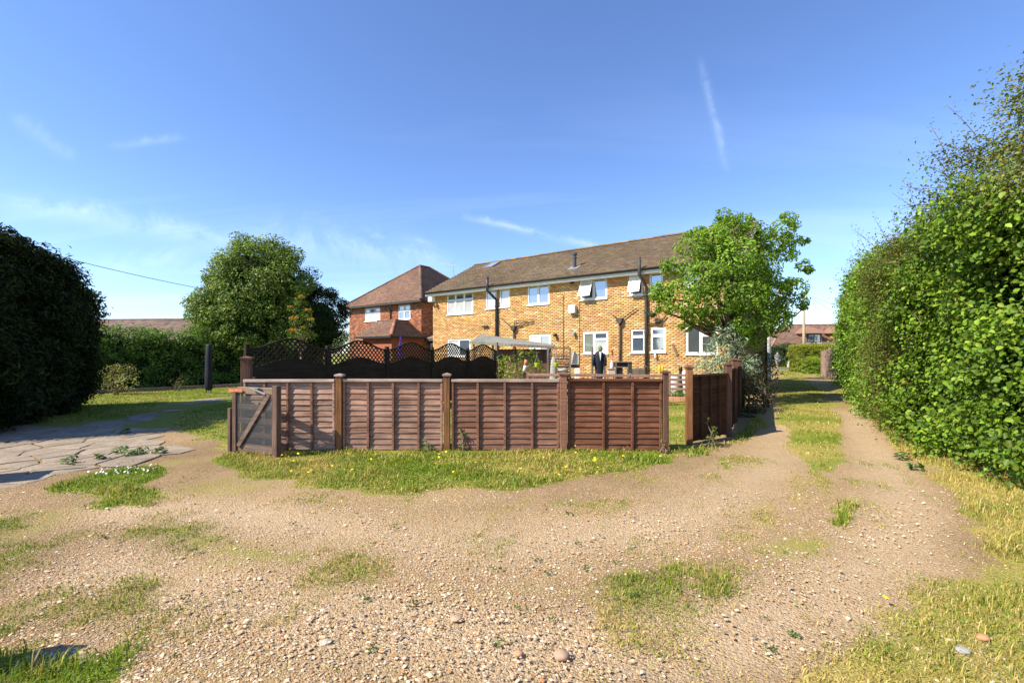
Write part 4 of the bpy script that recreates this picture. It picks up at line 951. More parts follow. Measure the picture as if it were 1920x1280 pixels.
# low link roof between the two houses, with a small window
lk = thing('link_building', 'low tiled lean-to between the red and yellow houses', 'building', RC + U * 0.3 + BK * 0.5, ROT)
MB().bx(0, 2.6, 0, 3.5, 0, 2.55).build('wall', mat('dark_rendered_wall', (0.055, 0.045, 0.04), 0.9), lk)
lr = MB().prism([(-0.3, 2.55), (3.5, 4.1), (3.5, 3.95), (-0.3, 2.42)], 'x', -0.2, 2.7).build('roof', MATS['roof_underlay'], lk)
tile_slope(lr, (-0.2, -0.3, 2.56), (1, 0, 0), (0, 3.8, 1.55), [(0, -.03), (2.9, -.03), (2.9, 3.6), (0, 3.6)], [(0.17, 0.12, 0.10), (0.2, 0.14, 0.12)], 26)
window(lk, 0.12, 0.75, 1.75, 2.25, [(1, [1], [G_DARK]), (1, [1], [G_DARK])], y=-0.03, sill=False)
# ------------------------------------------------------------------ the brown panel fence in front
def post(parent, p, h, w, m, cap=True, capm=None, lean=0.0, name='post', rz=0.0):
    o = MB().bx(-w / 2, w / 2, -w / 2, w / 2, -0.25, h).build(name, m, parent, bevel=0.006, loc=p, rot=(0, lean, rz))
    if cap:
        c = w / 2 + 0.018
        k = MB().bx(-c, c, -c, c, h + .001, h + 0.028); k.add([(-c, -c, h + .028), (c, -c, h + .028), (c, c, h + .028), (-c, c, h + .028), (0, 0, h + .05)], [(0, 1, 4), (1, 2, 4), (2, 3, 4), (3, 0, 4)])
        q = k.build('post_cap', capm or m, o)
    return o
def board(parent, L, h, y, z, m, seed, sag=0.006, name='board'):
    """one feather-edged overlap board with a wavy lower edge; local frame of the panel"""
    r = random.Random(seed); n = 14; V = []; ph = r.uniform(0, 6); k = r.uniform(2, 5); am = sag * r.uniform(0.3, 1.6)
    wv = lambda t: am * math.sin(k * t * 3 + ph) + am * 0.6 * math.sin(k * 7.3 * t + ph * 2)
    bowx = r.uniform(0, 1); bow = (0.010 if r.random() < 0.25 else 0.003) * r.uniform(0.3, 1)
    for i in range(n + 1):
        t = i / n; x = t * L; dz = wv(t); out = bow * math.exp(-((t - bowx) / 0.10) ** 2)
        V += [(x, y - 0.017 - out, z + dz), (x, y + 0.000 - out, z + dz), (x, y + 0.010, z + h), (x, y + 0.004, z + h)]
    F = [(i * 4 + a, i * 4 + (a + 1) % 4, i * 4 + 4 + (a + 1) % 4, i * 4 + 4 + a) for i in range(n) for a in range(4)] + [(0, 1, 2, 3), (n * 4 + 3, n * 4 + 2, n * 4 + 1, n * 4)]
    return MB().add(V, F).build(name, m, parent)
FY = 7.42
fence = thing('panel_fence', 'low brown overlap panel fence with capped posts across the middle', 'fence', (0, FY, 0))
fxs = lambda px: (px - 960) / F_PX * FY
PANELS = [(459, 629, [498, 541, 586], W_P1, 711), (643.5, 830, [690.5, 737, 785], W_P2, 710), (847, 1048, [896, 946.5, 997.7], W_P3, 710.5), (1064, 1240, [1131, 1185], W_P4, 709)]
for i, (l, r, bats, m, top) in enumerate(PANELS):
    x0, x1 = fxs(l), fxs(r); zt = CAM_H - (top - HOR) / F_PX * FY; L = x1 - x0; z0 = 0.03
    pf = MB().bx(0, L, -0.045, 0.03, zt - 0.045, zt).build('panel_rail', W_RAIL if i < 3 else W_P4, fence, bevel=0.004, loc=(x0, 0.0 + (0.01 if i % 2 else 0), 0), rot=(0, R((-0.2, 0.15, 0.0, 0.3)[i]), 0))
    for q in (0.0, L - 0.035): MB().bx(q, q + 0.035, -0.030, 0.0, z0, zt - 0.046).build('stile', m, pf, bevel=0.004)
    n = 12; pit = (zt - 0.05 - z0) / n
    for k in range(n):
        board(pf, L - 0.012, pit + 0.022, 0.014, z0 + k * pit, m, i * 50 + k, 0.0022 if i > 1 else 0.0032).location.x = 0.006
    for b in bats:
        xb = fxs(b) - x0; MB().bx(xb - 0.019, xb + 0.019, -0.034, -0.006, z0, zt - 0.047).build('batten', W_P3 if i < 2 else m, pf, bevel=0.003)
    MB().bx(0.02, L - 0.02, 0.028, 0.045, z0 + 0.1, z0 + 0.16).build('back_rail', m, pf)
for px, top, m, w, ln in ((636.5, 703, W_POST, 0.10, 0.004), (838.5, 702, W_POST, 0.10, -0.003), (1056, 700, W_P3, 0.115, 0.0), (1248, 697, W_POSTD, 0.085, -0.006)):
    h = CAM_H - (top - HOR) / F_PX * FY - 0.02
    post(fence, (fxs(px), 0.0, 0), h, w, m, True, W_RAIL if px < 900 else m, ln)
# gate post and open gate at its left end
gp_ = thing('gate_post', 'thick square brown gate post at the left end of the fence', 'post', (-4.50, 7.72, 0), R(18))
post(gp_, (0, 0, 0), 1.50, 0.15, W_POSTD, True, W_POSTD)
post(gp_, (0.115, -0.045, 0), 1.20, 0.055, W_POSTD, False, name='side_post')
GA, GB = Vector((-4.44, 7.31, 0)), Vector((-3.62, 7.00, 0)); gd = GB - GA
gate = thing('garden_gate', 'open wooden garden gate with wire netting and diagonal brace', 'gate', GA, math.atan2(gd.y, gd.x))
GL = gd.length
MB().bx(-0.03, 0.05, -0.04, 0.04, 0.03, 0.98).build('stile', W_GATED, gate, bevel=0.006)
MB().bx(GL - 0.05, GL + 0.05, -0.045, 0.045, 0.0, 1.10).build('stile', W_GATED, gate, bevel=0.006)
MB().bx(-0.12, -0.06, -0.05, 0.03, 0.02, 0.72).build('hinge_block', W_GATED, gate, bevel=0.006)
for z, h, m in ((0.955, 0.11, W_GATE), (0.71, 0.085, W_GATE2), (0.49, 0.085, W_GATE2), (0.27, 0.085, W_GATE2), (0.035, 0.13, W_GATE2)):
    MB().bx(0.052, GL - 0.052, -0.012, 0.014, z, z + h).build('rail', m, gate, bevel=0.004)
MB().bar((0.10, -0.034, 0.12), (GL - 0.12, -0.034, 0.96), 0.022, 0.075, up=(-1, 0, 1)).build('brace', W_GATE2, gate, bevel=0.004)
MB().bx(0.052, GL - 0.052, -0.018, -0.014, 0.16, 0.93).build('wire_mesh', M_NET, gate)
MB().bx(-0.10, 0.20, -0.048, -0.041, 0.985, 1.035).build('hinge_strap', M_RUST, gate)
hb = MB()
for q in (-0.06, 0.04, 0.14): hb.lathe([(0.012, 0), (0.009, 0.006)], (0, 0, 0), 8)
MB().bar((GL * 0.46, -0.06, 1.06), (GL * 0.80, -0.05, 0.965), 0.03, 0.025).bar((GL * 0.54, -0.05, 1.06), (GL * 0.66, -0.05, 1.055), 0.05, 0.012).build('latch', M_LEAD, gate, bevel=0.004)

# ------------------------------------------------------------------ trellis-topped fence up the left side of the garden
TD = Vector((0.493, 0.87, 0)); T0 = Vector((-5.27, 9.05, 0)); PIT = 1.90
trel = thing('trellis_fence', 'dark creosoted fence with wavy lattice top along the garden', 'fence', T0, math.atan2(TD.y, TD.x))
for i in range(6):
    post(trel, (i * PIT, 0, 0), 1.78 if i < 5 else 2.02, 0.09, W_TREL if i < 5 else M_TIMBER, False)
def arc(t, lo, hi): return lo + (hi - lo) * (0.5 - 0.5 * math.cos(2 * math.pi * t)) if True else 0
for i in range(5):
    x0 = i * PIT + 0.055; L = PIT - 0.11; n = 20
    top = [(x0 + L * k / n, arc(k / n, 1.71, 1.925)) for k in range(n + 1)]; bot = [(x0 + L * k / n, arc(k / n, 1.33, 1.50)) for k in range(n + 1)]
    fr = MB()
    for pts, th in ((top, 0.035), (bot, 0.035)):
        poly = [(a, b) for a, b in pts] + [(a, b - th) for a, b in reversed(pts)]
        for k in range(n): fr.prism([pts[k], pts[k + 1], (pts[k + 1][0], pts[k + 1][1] - th), (pts[k][0], pts[k][1] - th)], 'y', -0.024, 0.024)
    fr.bx(x0, x0 + .035, -0.022, 0.022, 0.06, 1.70).bx(x0 + L - .035, x0 + L, -0.022, 0.022, 0.06, 1.70)
    pf = fr.build('panel_frame', W_TREL, trel)
    nb = 9
    for k in range(nb):   # horizontal lap boards, the top one cut to the curve
        z0 = 0.06 + k * 0.14
        if k < nb - 1: MB().bx(x0 + .036, x0 + L - .036, -0.014 - 0.002 * (k % 2), 0.006, z0, z0 + 0.146).build('board', W_TREL, pf)
        else:
            mb = MB()
            for q in range(n): mb.prism([(bot[q][0], z0), (bot[q + 1][0], z0), (bot[q + 1][0], bot[q + 1][1] - .03), (bot[q][0], bot[q][1] - .03)], 'y', -0.013, 0.005)
            mb.build('board', W_TREL, pf)
    def inside(x, z):
        t = (x - x0) / L
        return 0.0 <= t <= 1 and arc(t, 1.33, 1.50) - 0.01 <= z <= arc(t, 1.71, 1.925) - 0.02
    for s in (1, -1):
        for q in range(-8, 30):
            xs0 = x0 + q * 0.125 + (0 if s > 0 else 0.0); seg = []
            for k in range(61):
                z = 1.30 + k * 0.0108; x = xs0 + s * (z - 1.30) if s > 0 else xs0 - (z - 1.30)
                if inside(x, z): seg.append((x, z))
            if len(seg) > 4:
                (xa, za), (xb, zb2) = seg[0], seg[-1]; y = 0.0035 * s
                MB().bar((xa, y, za), (xb, y, zb2), 0.006, 0.032, up=(-1 * s, 0, 1)).build('lattice_slat', W_TREL, pf)

# ------------------------------------------------------------------ fence beside the lane (seen from its shaded side)
side = thing('lane_fence', 'shaded brown panel fence running back beside the lane', 'fence', (3.12, 8.02, 0))
nodes = [Vector((0, 0, 0)), Vector((1.10, 0.86, 0)), Vector((2.0, 2.45, 0)), Vector((2.9, 4.05, 0)), Vector((3.8, 5.65, 0))]
for i, p in enumerate(nodes):
    post(side, p, (1.34, 1.37, 1.44, 1.40, 1.40)[i], 0.105, W_POST if i == 0 else W_POSTD, True, W_POSTD, 0.0, rz=R(-5))
for i in range(4):
    a, b = nodes[i], nodes[i + 1]; d = b - a; L = d.length - 0.11; rz = math.atan2(d.y, d.x); u = d.normalized()
    zt = (1.22, 1.28, 1.28, 1.26)[i]
    pf = MB().bx(0, L, -0.03, 0.035, zt - 0.04, zt).bx(0, .04, -0.025, .025, 0.03, zt - .041).bx(L - .04, L, -0.025, .025, 0.03, zt - .041).build('panel_frame', W_POSTD, side, loc=a + u * 0.055, rot=(0, 0, rz), bevel=0.003)
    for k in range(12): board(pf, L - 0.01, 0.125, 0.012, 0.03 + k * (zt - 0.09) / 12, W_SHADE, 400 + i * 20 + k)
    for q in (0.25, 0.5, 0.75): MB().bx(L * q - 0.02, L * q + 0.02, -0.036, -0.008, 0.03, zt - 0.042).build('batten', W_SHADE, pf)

# ------------------------------------------------------------------ foliage makers
def limb_path(a, b, rise, rng, n=6):
    a, b = Vector(a), Vector(b); pts = []
    for i in range(n + 1):
        t = i / n; p = a.lerp(b, t); p.z += rise * math.sin(math.pi * t) * 0.5
        if 0 < i < n: p += Vector(rng.normal(size=3)) * (b - a).length * 0.025
        pts.append(p)
    return pts
def crown_leaves(clumps, per, size, pal, rng, flat=0.75, outb=1.0, amt=0.16, centre=None):
    """clumps: (n,4) centre + radius -> positions, normals, sizes, colours"""
    cl = np.array(clumps); c0 = cl[:, :3].mean(0) if centre is None else np.array(centre)
    P, Nn, C, S = [], [], [], []
    for x, y, z, r in cl:
        n = int(per * r * r) + 6
        d = unit(rng.normal(size=(n, 3))); rad = r * rng.uniform(0.25, 1.0, n) ** 0.45
        p = d * rad[:, None]; p[:, 2] *= flat; p += (x, y, z)
        o = unit((np.array([[x, y, z]]) - c0)); P.append(p); Nn.append(unit(d + o * outb))
        tone = rng.normal() * amt
        C.append(jitter_cols(n, rng, pal, 0.13) * (1 + tone)); S.append(size * rng.uniform(0.6, 1.25, n))
    return np.concatenate(P), np.concatenate(Nn), np.concatenate(S), np.concatenate(C)
def ellipsoid_clumps(n, c, rad, r0, r1, rng, amp=0.15, seed=1, shell=0.72, zmin=-0.8):
    d = unit(rng.normal(size=(n * 3, 3))); d = d[d[:, 2] > zmin][:n]
    k = (1 + amp * wob(d, 2.6, seed, 3)) * rng.uniform(shell, 1.0, len(d))
    p = d * k[:, None] * np.array(rad) + np.array(c)
    return np.c_[p, rng.uniform(r0, r1, len(p))]

def tree(name, label, base, clumps, trunk_r, size, pal, seed, per=900, bark=None, core=None, aspect=0.5, fork=None, leafm=None, group=None, flat=0.75, limbs=10, cup=False, droop=0.35, amt=0.16):
    rng = np.random.default_rng(seed); base = Vector(base); cl = np.array(clumps)
    t = thing(name, label, 'tree', base, 0, group)
    loc = cl.copy(); loc[:, :3] -= np.array(base); cen = loc[:, :3].mean(0)
    fk = Vector(fork) - base if fork else Vector((cen[0] * 0.5, cen[1] * 0.5, cen[2] * 0.55))
    tr = MB(); tr.tube([(0, 0, -0.2), (0.0, 0.02, 0.15), fk * 0.5 + Vector((0.05, 0, 0)), fk], [trunk_r * 1.5, trunk_r * 1.1, trunk_r * 0.92, trunk_r * 0.8], 12)
    to = tr.build('trunk', bark or M_BARK, t, smooth=True)
    for i in rng.choice(len(loc), min(limbs, len(loc)), replace=False):
        e = Vector(loc[i, :3]); pts = limb_path(fk - Vector((0, 0, 0.1)), e, 0.3, rng)
        MB().tube(pts, [trunk_r * (0.62 - 0.54 * k / 6) for k in range(7)], 7).build('limb', bark or M_BARK, to, smooth=True)
    P, Nn, S, C = crown_leaves(loc, per, size, pal, rng, flat, centre=cen, amt=amt)
    cr = link('crown', leaf_mesh('crown', P, Nn, S, C, rng, aspect, droop=droop, cup=cup), leafm or M_LEAF, t); cr['kind'] = 'stuff'
    if core is not None:
        blob('crown_hull', M_CORE, t, core[1], tuple(Vector(core[0]) - base), 0.2, seed, 3)
    return t

WALNUT = [(0.16, 0.29, 0.022), (0.20, 0.34, 0.028), (0.13, 0.24, 0.02), (0.25, 0.37, 0.035)]
rng = np.random.default_rng(40)
TY = 14.6
def cp(px, py, Y, r): p = at(px, py, Y); return (p.x, p.y, p.z, r)
wc = [cp(1262, 500, 14.4, .42), (cp(1295, 462, 14.2, .55)), cp(1240, 545, 14.3, .42), cp(1275, 560, 13.8, .60), cp(1320, 520, 13.9, .7), cp(1335, 450, 14.6, .62), cp(1375, 425, 14.8, .60), cp(1410, 440, 14.5, .55),
      cp(1380, 480, 14.0, .75), cp(1425, 500, 14.2, .65), cp(1350, 560, 13.6, .7), cp(1405, 555, 13.8, .65), cp(1450, 545, 14.4, .55), cp(1470, 475, 15, .38), cp(1468, 430, 15.1, .45), cp(1455, 460, 15, .42), cp(1485, 450, 15, .30), cp(1480, 408, 15.1, .28), cp(1505, 452, 15.1, .2),
      cp(1490, 540, 14.8, .45), cp(1505, 500, 14.8, .24), cp(1518, 505, 14.8, .18), cp(1460, 590, 14.4, .50), cp(1500, 565, 14.6, .30), cp(1430, 610, 14.0, .45), cp(1395, 610, 13.8, .40), cp(1300, 590, 13.9, .40), cp(1330, 600, 14, .35), cp(1288, 612, 14.0, .22), cp(1245, 575, 14.2, .28), cp(1230, 560, 14.2, .22), cp(1415, 640, 14.2, .35),
      cp(1345, 495, 15.4, .8), cp(1400, 520, 15.6, .8), cp(1310, 545, 15.2, .6), cp(1440, 570, 15.5, .6), cp(1350, 425, 15, .35), cp(1310, 440, 14.6, .30), cp(1395, 412, 15, .30)]
more = []
for x, y, z, r in wc:
    for _ in range(3): d = rng.normal(size=3); d /= np.linalg.norm(d); more.append((x + d[0] * r * .9, y + d[1] * r * .7, z + d[2] * r * .8, r * rng.uniform(.35, .55)))
tree('walnut_tree', 'bright green broad-leaved tree at the right end of the yellow house', (7.15, TY, 0), wc + more, 0.15, 0.115, WALNUT, 51, per=1500, aspect=0.40, fork=(7.1, TY, 1.9), flat=0.8, limbs=22, droop=0.55, cup=True, amt=0.12)

BIRCHP = [(0.07, 0.13, 0.02), (0.10, 0.17, 0.03), (0.055, 0.10, 0.02)]
bc = ellipsoid_clumps(34, tuple(at(1446, 575, 27)), (1.5, 1.3, 1.7), .35, .6, rng, seed=4)
tree('birch_tree', 'tree with a mottled white trunk at the far corner of the house', (15.1, 27, 0), bc, 0.22, 0.12, BIRCHP, 52, per=260, bark=M_BIRCH, fork=(15.1, 27, 3.2))

HOLLY = [(0.12, 0.20, 0.025), (0.16, 0.25, 0.03), (0.09, 0.155, 0.022), (0.25, 0.31, 0.07), (0.07, 0.125, 0.02)]
rng = np.random.default_rng(60)
hc = np.concatenate([ellipsoid_clumps(170, tuple(at(476, 595, 24)), (2.85, 2.6, 2.2), .40, .72, rng, 0.14, 6), ellipsoid_clumps(150, tuple(at(478, 530, 24)), (2.15, 2.1, 2.5), .38, .65, rng, 0.12, 16), ellipsoid_clumps(70, tuple(at(532, 530, 23.5)), (1.4, 1.4, 2.0), .35, .6, rng, 0.2, 7), ellipsoid_clumps(50, tuple(at(420, 610, 23.4)), (1.7, 1.6, 1.9), .35, .6, rng, 0.2, 8), ellipsoid_clumps(14, tuple(at(392, 588, 23.5)), (.65, .6, .45), .22, .35, rng, 0.2, 9)])
tree('holly_tree', 'large round evergreen tree with glossy pale-flecked leaves behind the trellis', (-13.6, 24.2, 0), hc, 0.26, 0.135, HOLLY, 53, per=520, core=(tuple(at(474, 575, 24.3)), (2.2, 2.0, 2.7)), aspect=0.6, limbs=8)
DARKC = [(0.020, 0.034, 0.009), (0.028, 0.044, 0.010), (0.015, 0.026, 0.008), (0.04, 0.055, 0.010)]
yc = ellipsoid_clumps(150, tuple(at(597, 608, 25.5)), (1.5, 1.5, 2.1), .28, .45, rng, 0.08, 10, 0.85)
tree('clipped_yew', 'dark clipped evergreen with a rounded top, right of the holly', (-11.2, 26.5, 0), yc, 0.2, 0.13, DARKC, 54, per=1000, core=(tuple(at(597, 618, 25.5)), (1.0, 1.0, 1.6)), aspect=0.45, leafm=M_CONIFER, limbs=5)
GOLD = [(0.10, 0.17, 0.02), (0.16, 0.21, 0.02), (0.12, 0.18, 0.03)]
gc = [cp(562, 565, 20, .30), cp(548, 580, 20, .24), cp(575, 588, 20, .32), cp(556, 600, 19.8, .34), cp(580, 605, 20.2, .30), cp(550, 625, 20, .34), cp(572, 622, 19.7, .36), cp(585, 630, 20, .3), cp(560, 645, 20, .4), cp(540, 640, 20, .3), cp(565, 550, 20, .16)]
gold = tree('sumac_tree', 'small tree with orange-yellow leaf tips in front of the dark yew', (-9.25, 20, 0), gc, 0.06, 0.16, GOLD, 55, per=560, aspect=0.3, limbs=9, leafm=M_LEAF_MATT)
P, Nn, S, C = crown_leaves([cp(566, 556, 19.6, .18), cp(545, 575, 19.6, .14), cp(578, 580, 19.6, .16), cp(552, 596, 19.5, .2), cp(582, 598, 19.5, .16), cp(548, 618, 19.5, .16), cp(570, 613, 19.5, .14)], 1500, 0.11, [(0.42, 0.24, 0.02), (0.46, 0.32, 0.03), (0.36, 0.16, 0.02)], rng, 0.35)
o = link('orange_leaves', leaf_mesh('orange_leaves', P - np.array([-9.25, 20, 0]), Nn, S, C, rng, 0.3), M_LEAF_MATT, gold); o['kind'] = 'stuff'

def shrub(name, label, base, clumps, size, pal, seed, per=900, aspect=0.5, stems=7, leafm=None, cat='shrub', flat=0.85, droop=0.3, group=None, cup=False):
    rng = np.random.default_rng(seed); base = Vector(base); cl = np.array(clumps); cl[:, :3] -= np.array(base)
    t = thing(name, label, cat, base, 0, group)
    st = MB()
    for i in rng.choice(len(cl), min(stems, len(cl)), replace=False):
        st.tube(limb_path((rng.normal() * .05, rng.normal() * .05, -0.05), cl[i, :3], 0.1, rng, 4), [0.02, 0.017, 0.013, 0.01, 0.006], 6)
    st.build('stems', M_BARK, t, smooth=True)
    P, Nn, S, C = crown_leaves(cl, per, size, pal, rng, flat)
    P[:, 2] = np.maximum(P[:, 2], 0.03)
    o = link('foliage', leaf_mesh('foliage', P, Nn, S, C, rng, aspect, droop=droop, cup=cup), leafm or M_LEAF, t); o['kind'] = 'stuff'
    return t
SILV = [(0.22, 0.30, 0.17), (0.28, 0.37, 0.23), (0.17, 0.24, 0.13), (0.34, 0.42, 0.28)]
sc_ = [cp(x, y, Y, r) for x, y, Y, r in ((1340, 690, 13.2, .4), (1325, 675, 13.2, .35), (1350, 660, 13.2, .42), (1375, 665, 13.4, .4), (1365, 635, 13.3, .35), (1345, 632, 13.3, .25), (1392, 640, 13.4, .22), (1350, 615, 13.3, .16), (1370, 612, 13.4, .15), (1335, 650, 13.3, .3), (1320, 690, 13.2, .3), (1385, 690, 13.3, .4), (1360, 690, 13.2, .45))]
shrub('buddleia', 'tall silvery grey-green shrub against the house by the right window', (6.2, 13.4, 0), sc_, 0.13, SILV, 61, per=1000, aspect=0.24, stems=13, leafm=M_LEAF_MATT, droop=0.1)
sc_ = [cp(x, y, Y, r) for x, y, Y, r in ((1402, 682, 12.4, .26), (1412, 672, 12.5, .2), (1395, 695, 12.2, .25), (1420, 690, 12.6, .18))]
shrub('sage_shrub', 'pale spiky silver-green shrub above the lane fence', (6.5, 12.45, 0), sc_, 0.14, SILV, 62, per=900, aspect=0.18, stems=6, leafm=M_LEAF_MATT, droop=-0.2)
DK = [(0.035, 0.06, 0.015), (0.05, 0.08, 0.02), (0.07, 0.06, 0.03), (0.10, 0.05, 0.03)]
sc_ = [cp(x, y, Y, r) for x, y, Y, r in ((1425, 720, 13.6, .55), (1415, 745, 13.0, .5), (1405, 770, 12.2, .4), (1438, 700, 14.4, .45), (1420, 690, 14, .4), (1400, 725, 12.4, .5), (1445, 735, 14.8, .28), (1432, 672, 14.6, .3), (1425, 660, 14.8, .22), (1395, 790, 11.4, .3))]
shrub('dark_shrub', 'dark shaded shrub at the lane edge past the fence', (7.6, 13.6, 0), sc_, 0.10, DK, 63, per=800, stems=9)
LIMEP = [(0.15, 0.24, 0.02), (0.20, 0.28, 0.025), (0.10, 0.18, 0.02), (0.26, 0.30, 0.03)]
sc_ = [cp(x, y, Y, r) for x, y, Y, r in ((955, 680, 15.8, .32), (975, 668, 15.8, .32), (945, 698, 15.6, .3), (985, 690, 15.8, .3), (1003, 680, 16, .3), (1012, 695, 16, .25), (965, 700, 15.5, .32), (940, 672, 15.9, .2), (1000, 663, 16, .22), (970, 735, 15.4, .5), (1000, 735, 15.6, .5), (945, 735, 15.4, .4))]
shrub('lime_bush', 'lime-green leafy bush in front of the shed', (0.35, 15.8, 0), sc_, 0.11, LIMEP, 64, per=750, stems=9)
sc_ = [cp(x, y, Y, r) for x, y, Y, r in ((640, 640, 15, .24), (652, 632, 15, .22), (630, 648, 15, .2), (662, 640, 15, .18), (645, 665, 15, .3), (655, 690, 15, .3))]
shrub('garden_bush', 'small pale green bush showing above the trellis', (-5.5, 15, 0), sc_, 0.07, SILV[:1] + [(0.12, 0.19, 0.06)], 65, per=1100, stems=6)
VARI = [(0.25, 0.27, 0.06), (0.32, 0.31, 0.09), (0.12, 0.17, 0.03), (0.38, 0.36, 0.13)]
sc_ = [cp(x, y, Y, r) for x, y, Y, r in ((210, 700, 17.6, .42), (230, 695, 17.6, .42), (245, 700, 17.6, .32), (215, 720, 17.4, .40), (240, 718, 17.4, .36), (200, 712, 17.5, .38))]
shrub('variegated_shrub', 'yellow variegated shrub at the foot of the shaded back hedge', (-15.2, 17.5, 0), sc_, 0.085, VARI, 66, per=900, stems=6)
sc_ = [cp(x, y, Y, r) for x, y, Y, r in ((330, 716, 19.3, .26), (345, 712, 19.4, .24), (340, 720, 19.2, .22))]
shrub('low_plant', 'low olive-coloured plant under the back hedge beside the covered pole', (-14.1, 19.2, 0), sc_, 0.10, [(0.13, 0.12, 0.04), (0.10, 0.12, 0.03)], 67, per=900, stems=3, aspect=0.2, droop=-0.4)
sc_ = [cp(x, y, Y, r) for x, y, Y, r in ((1258, 738, 15.6, .16), (1266, 742, 15.5, .16), (1274, 738, 15.6, .18), (1282, 735, 15.7, .2), (1284, 745, 15.4, .14))]
shrub('bed_plants', 'green leafy plants behind the pink brick bed edging', (5.65, 15.6, 0), sc_, 0.075, [(0.10, 0.2, 0.025), (0.15, 0.24, 0.03)], 68, per=2200, stems=5, cat='plant')
sc_ = [cp(x, y, Y, r) for x, y, Y, r in ((893, 645, 16.8, .16), (905, 640, 16.8, .13), (886, 640, 16.8, .12), (899, 655, 16.8, .18))]
shrub('climber', 'pale grey-green climber over the trellis by the shed', (-1.25, 16.9, 0), sc_, 0.06, SILV, 69, per=1500, stems=4, cat='plant')
def weed(px, py, h, label, seed, pal, n=5):
    p = gnd(px, py); rng = np.random.default_rng(seed)
    cl = [(p.x + rng.normal() * .05, p.y + rng.normal() * .03, h * (k + 1) / n, 0.07 * (1.2 - k / n)) for k in range(n)]
    shrub('weed', label, p, cl, 0.06, pal, seed, per=4200, stems=3, cat='weed', aspect=0.35)
weed(868, 846, 0.36, 'tall leafy weed growing against the third fence panel', 71, [(0.10, 0.16, 0.04), (0.14, 0.19, 0.06)])
weed(805, 848, 0.20, 'grassy green weed at the foot of the second fence panel', 72, [(0.10, 0.2, 0.03)], 3)
weed(1335, 838, 0.5, 'tall green weed at the foot of the lane fence', 73, [(0.12, 0.2, 0.03), (0.16, 0.22, 0.05)], 6)
weed(1245, 850, 0.22, 'dry reddish weed at the foot of the end fence post', 74, [(0.30, 0.20, 0.08), (0.22, 0.14, 0.07)], 3)

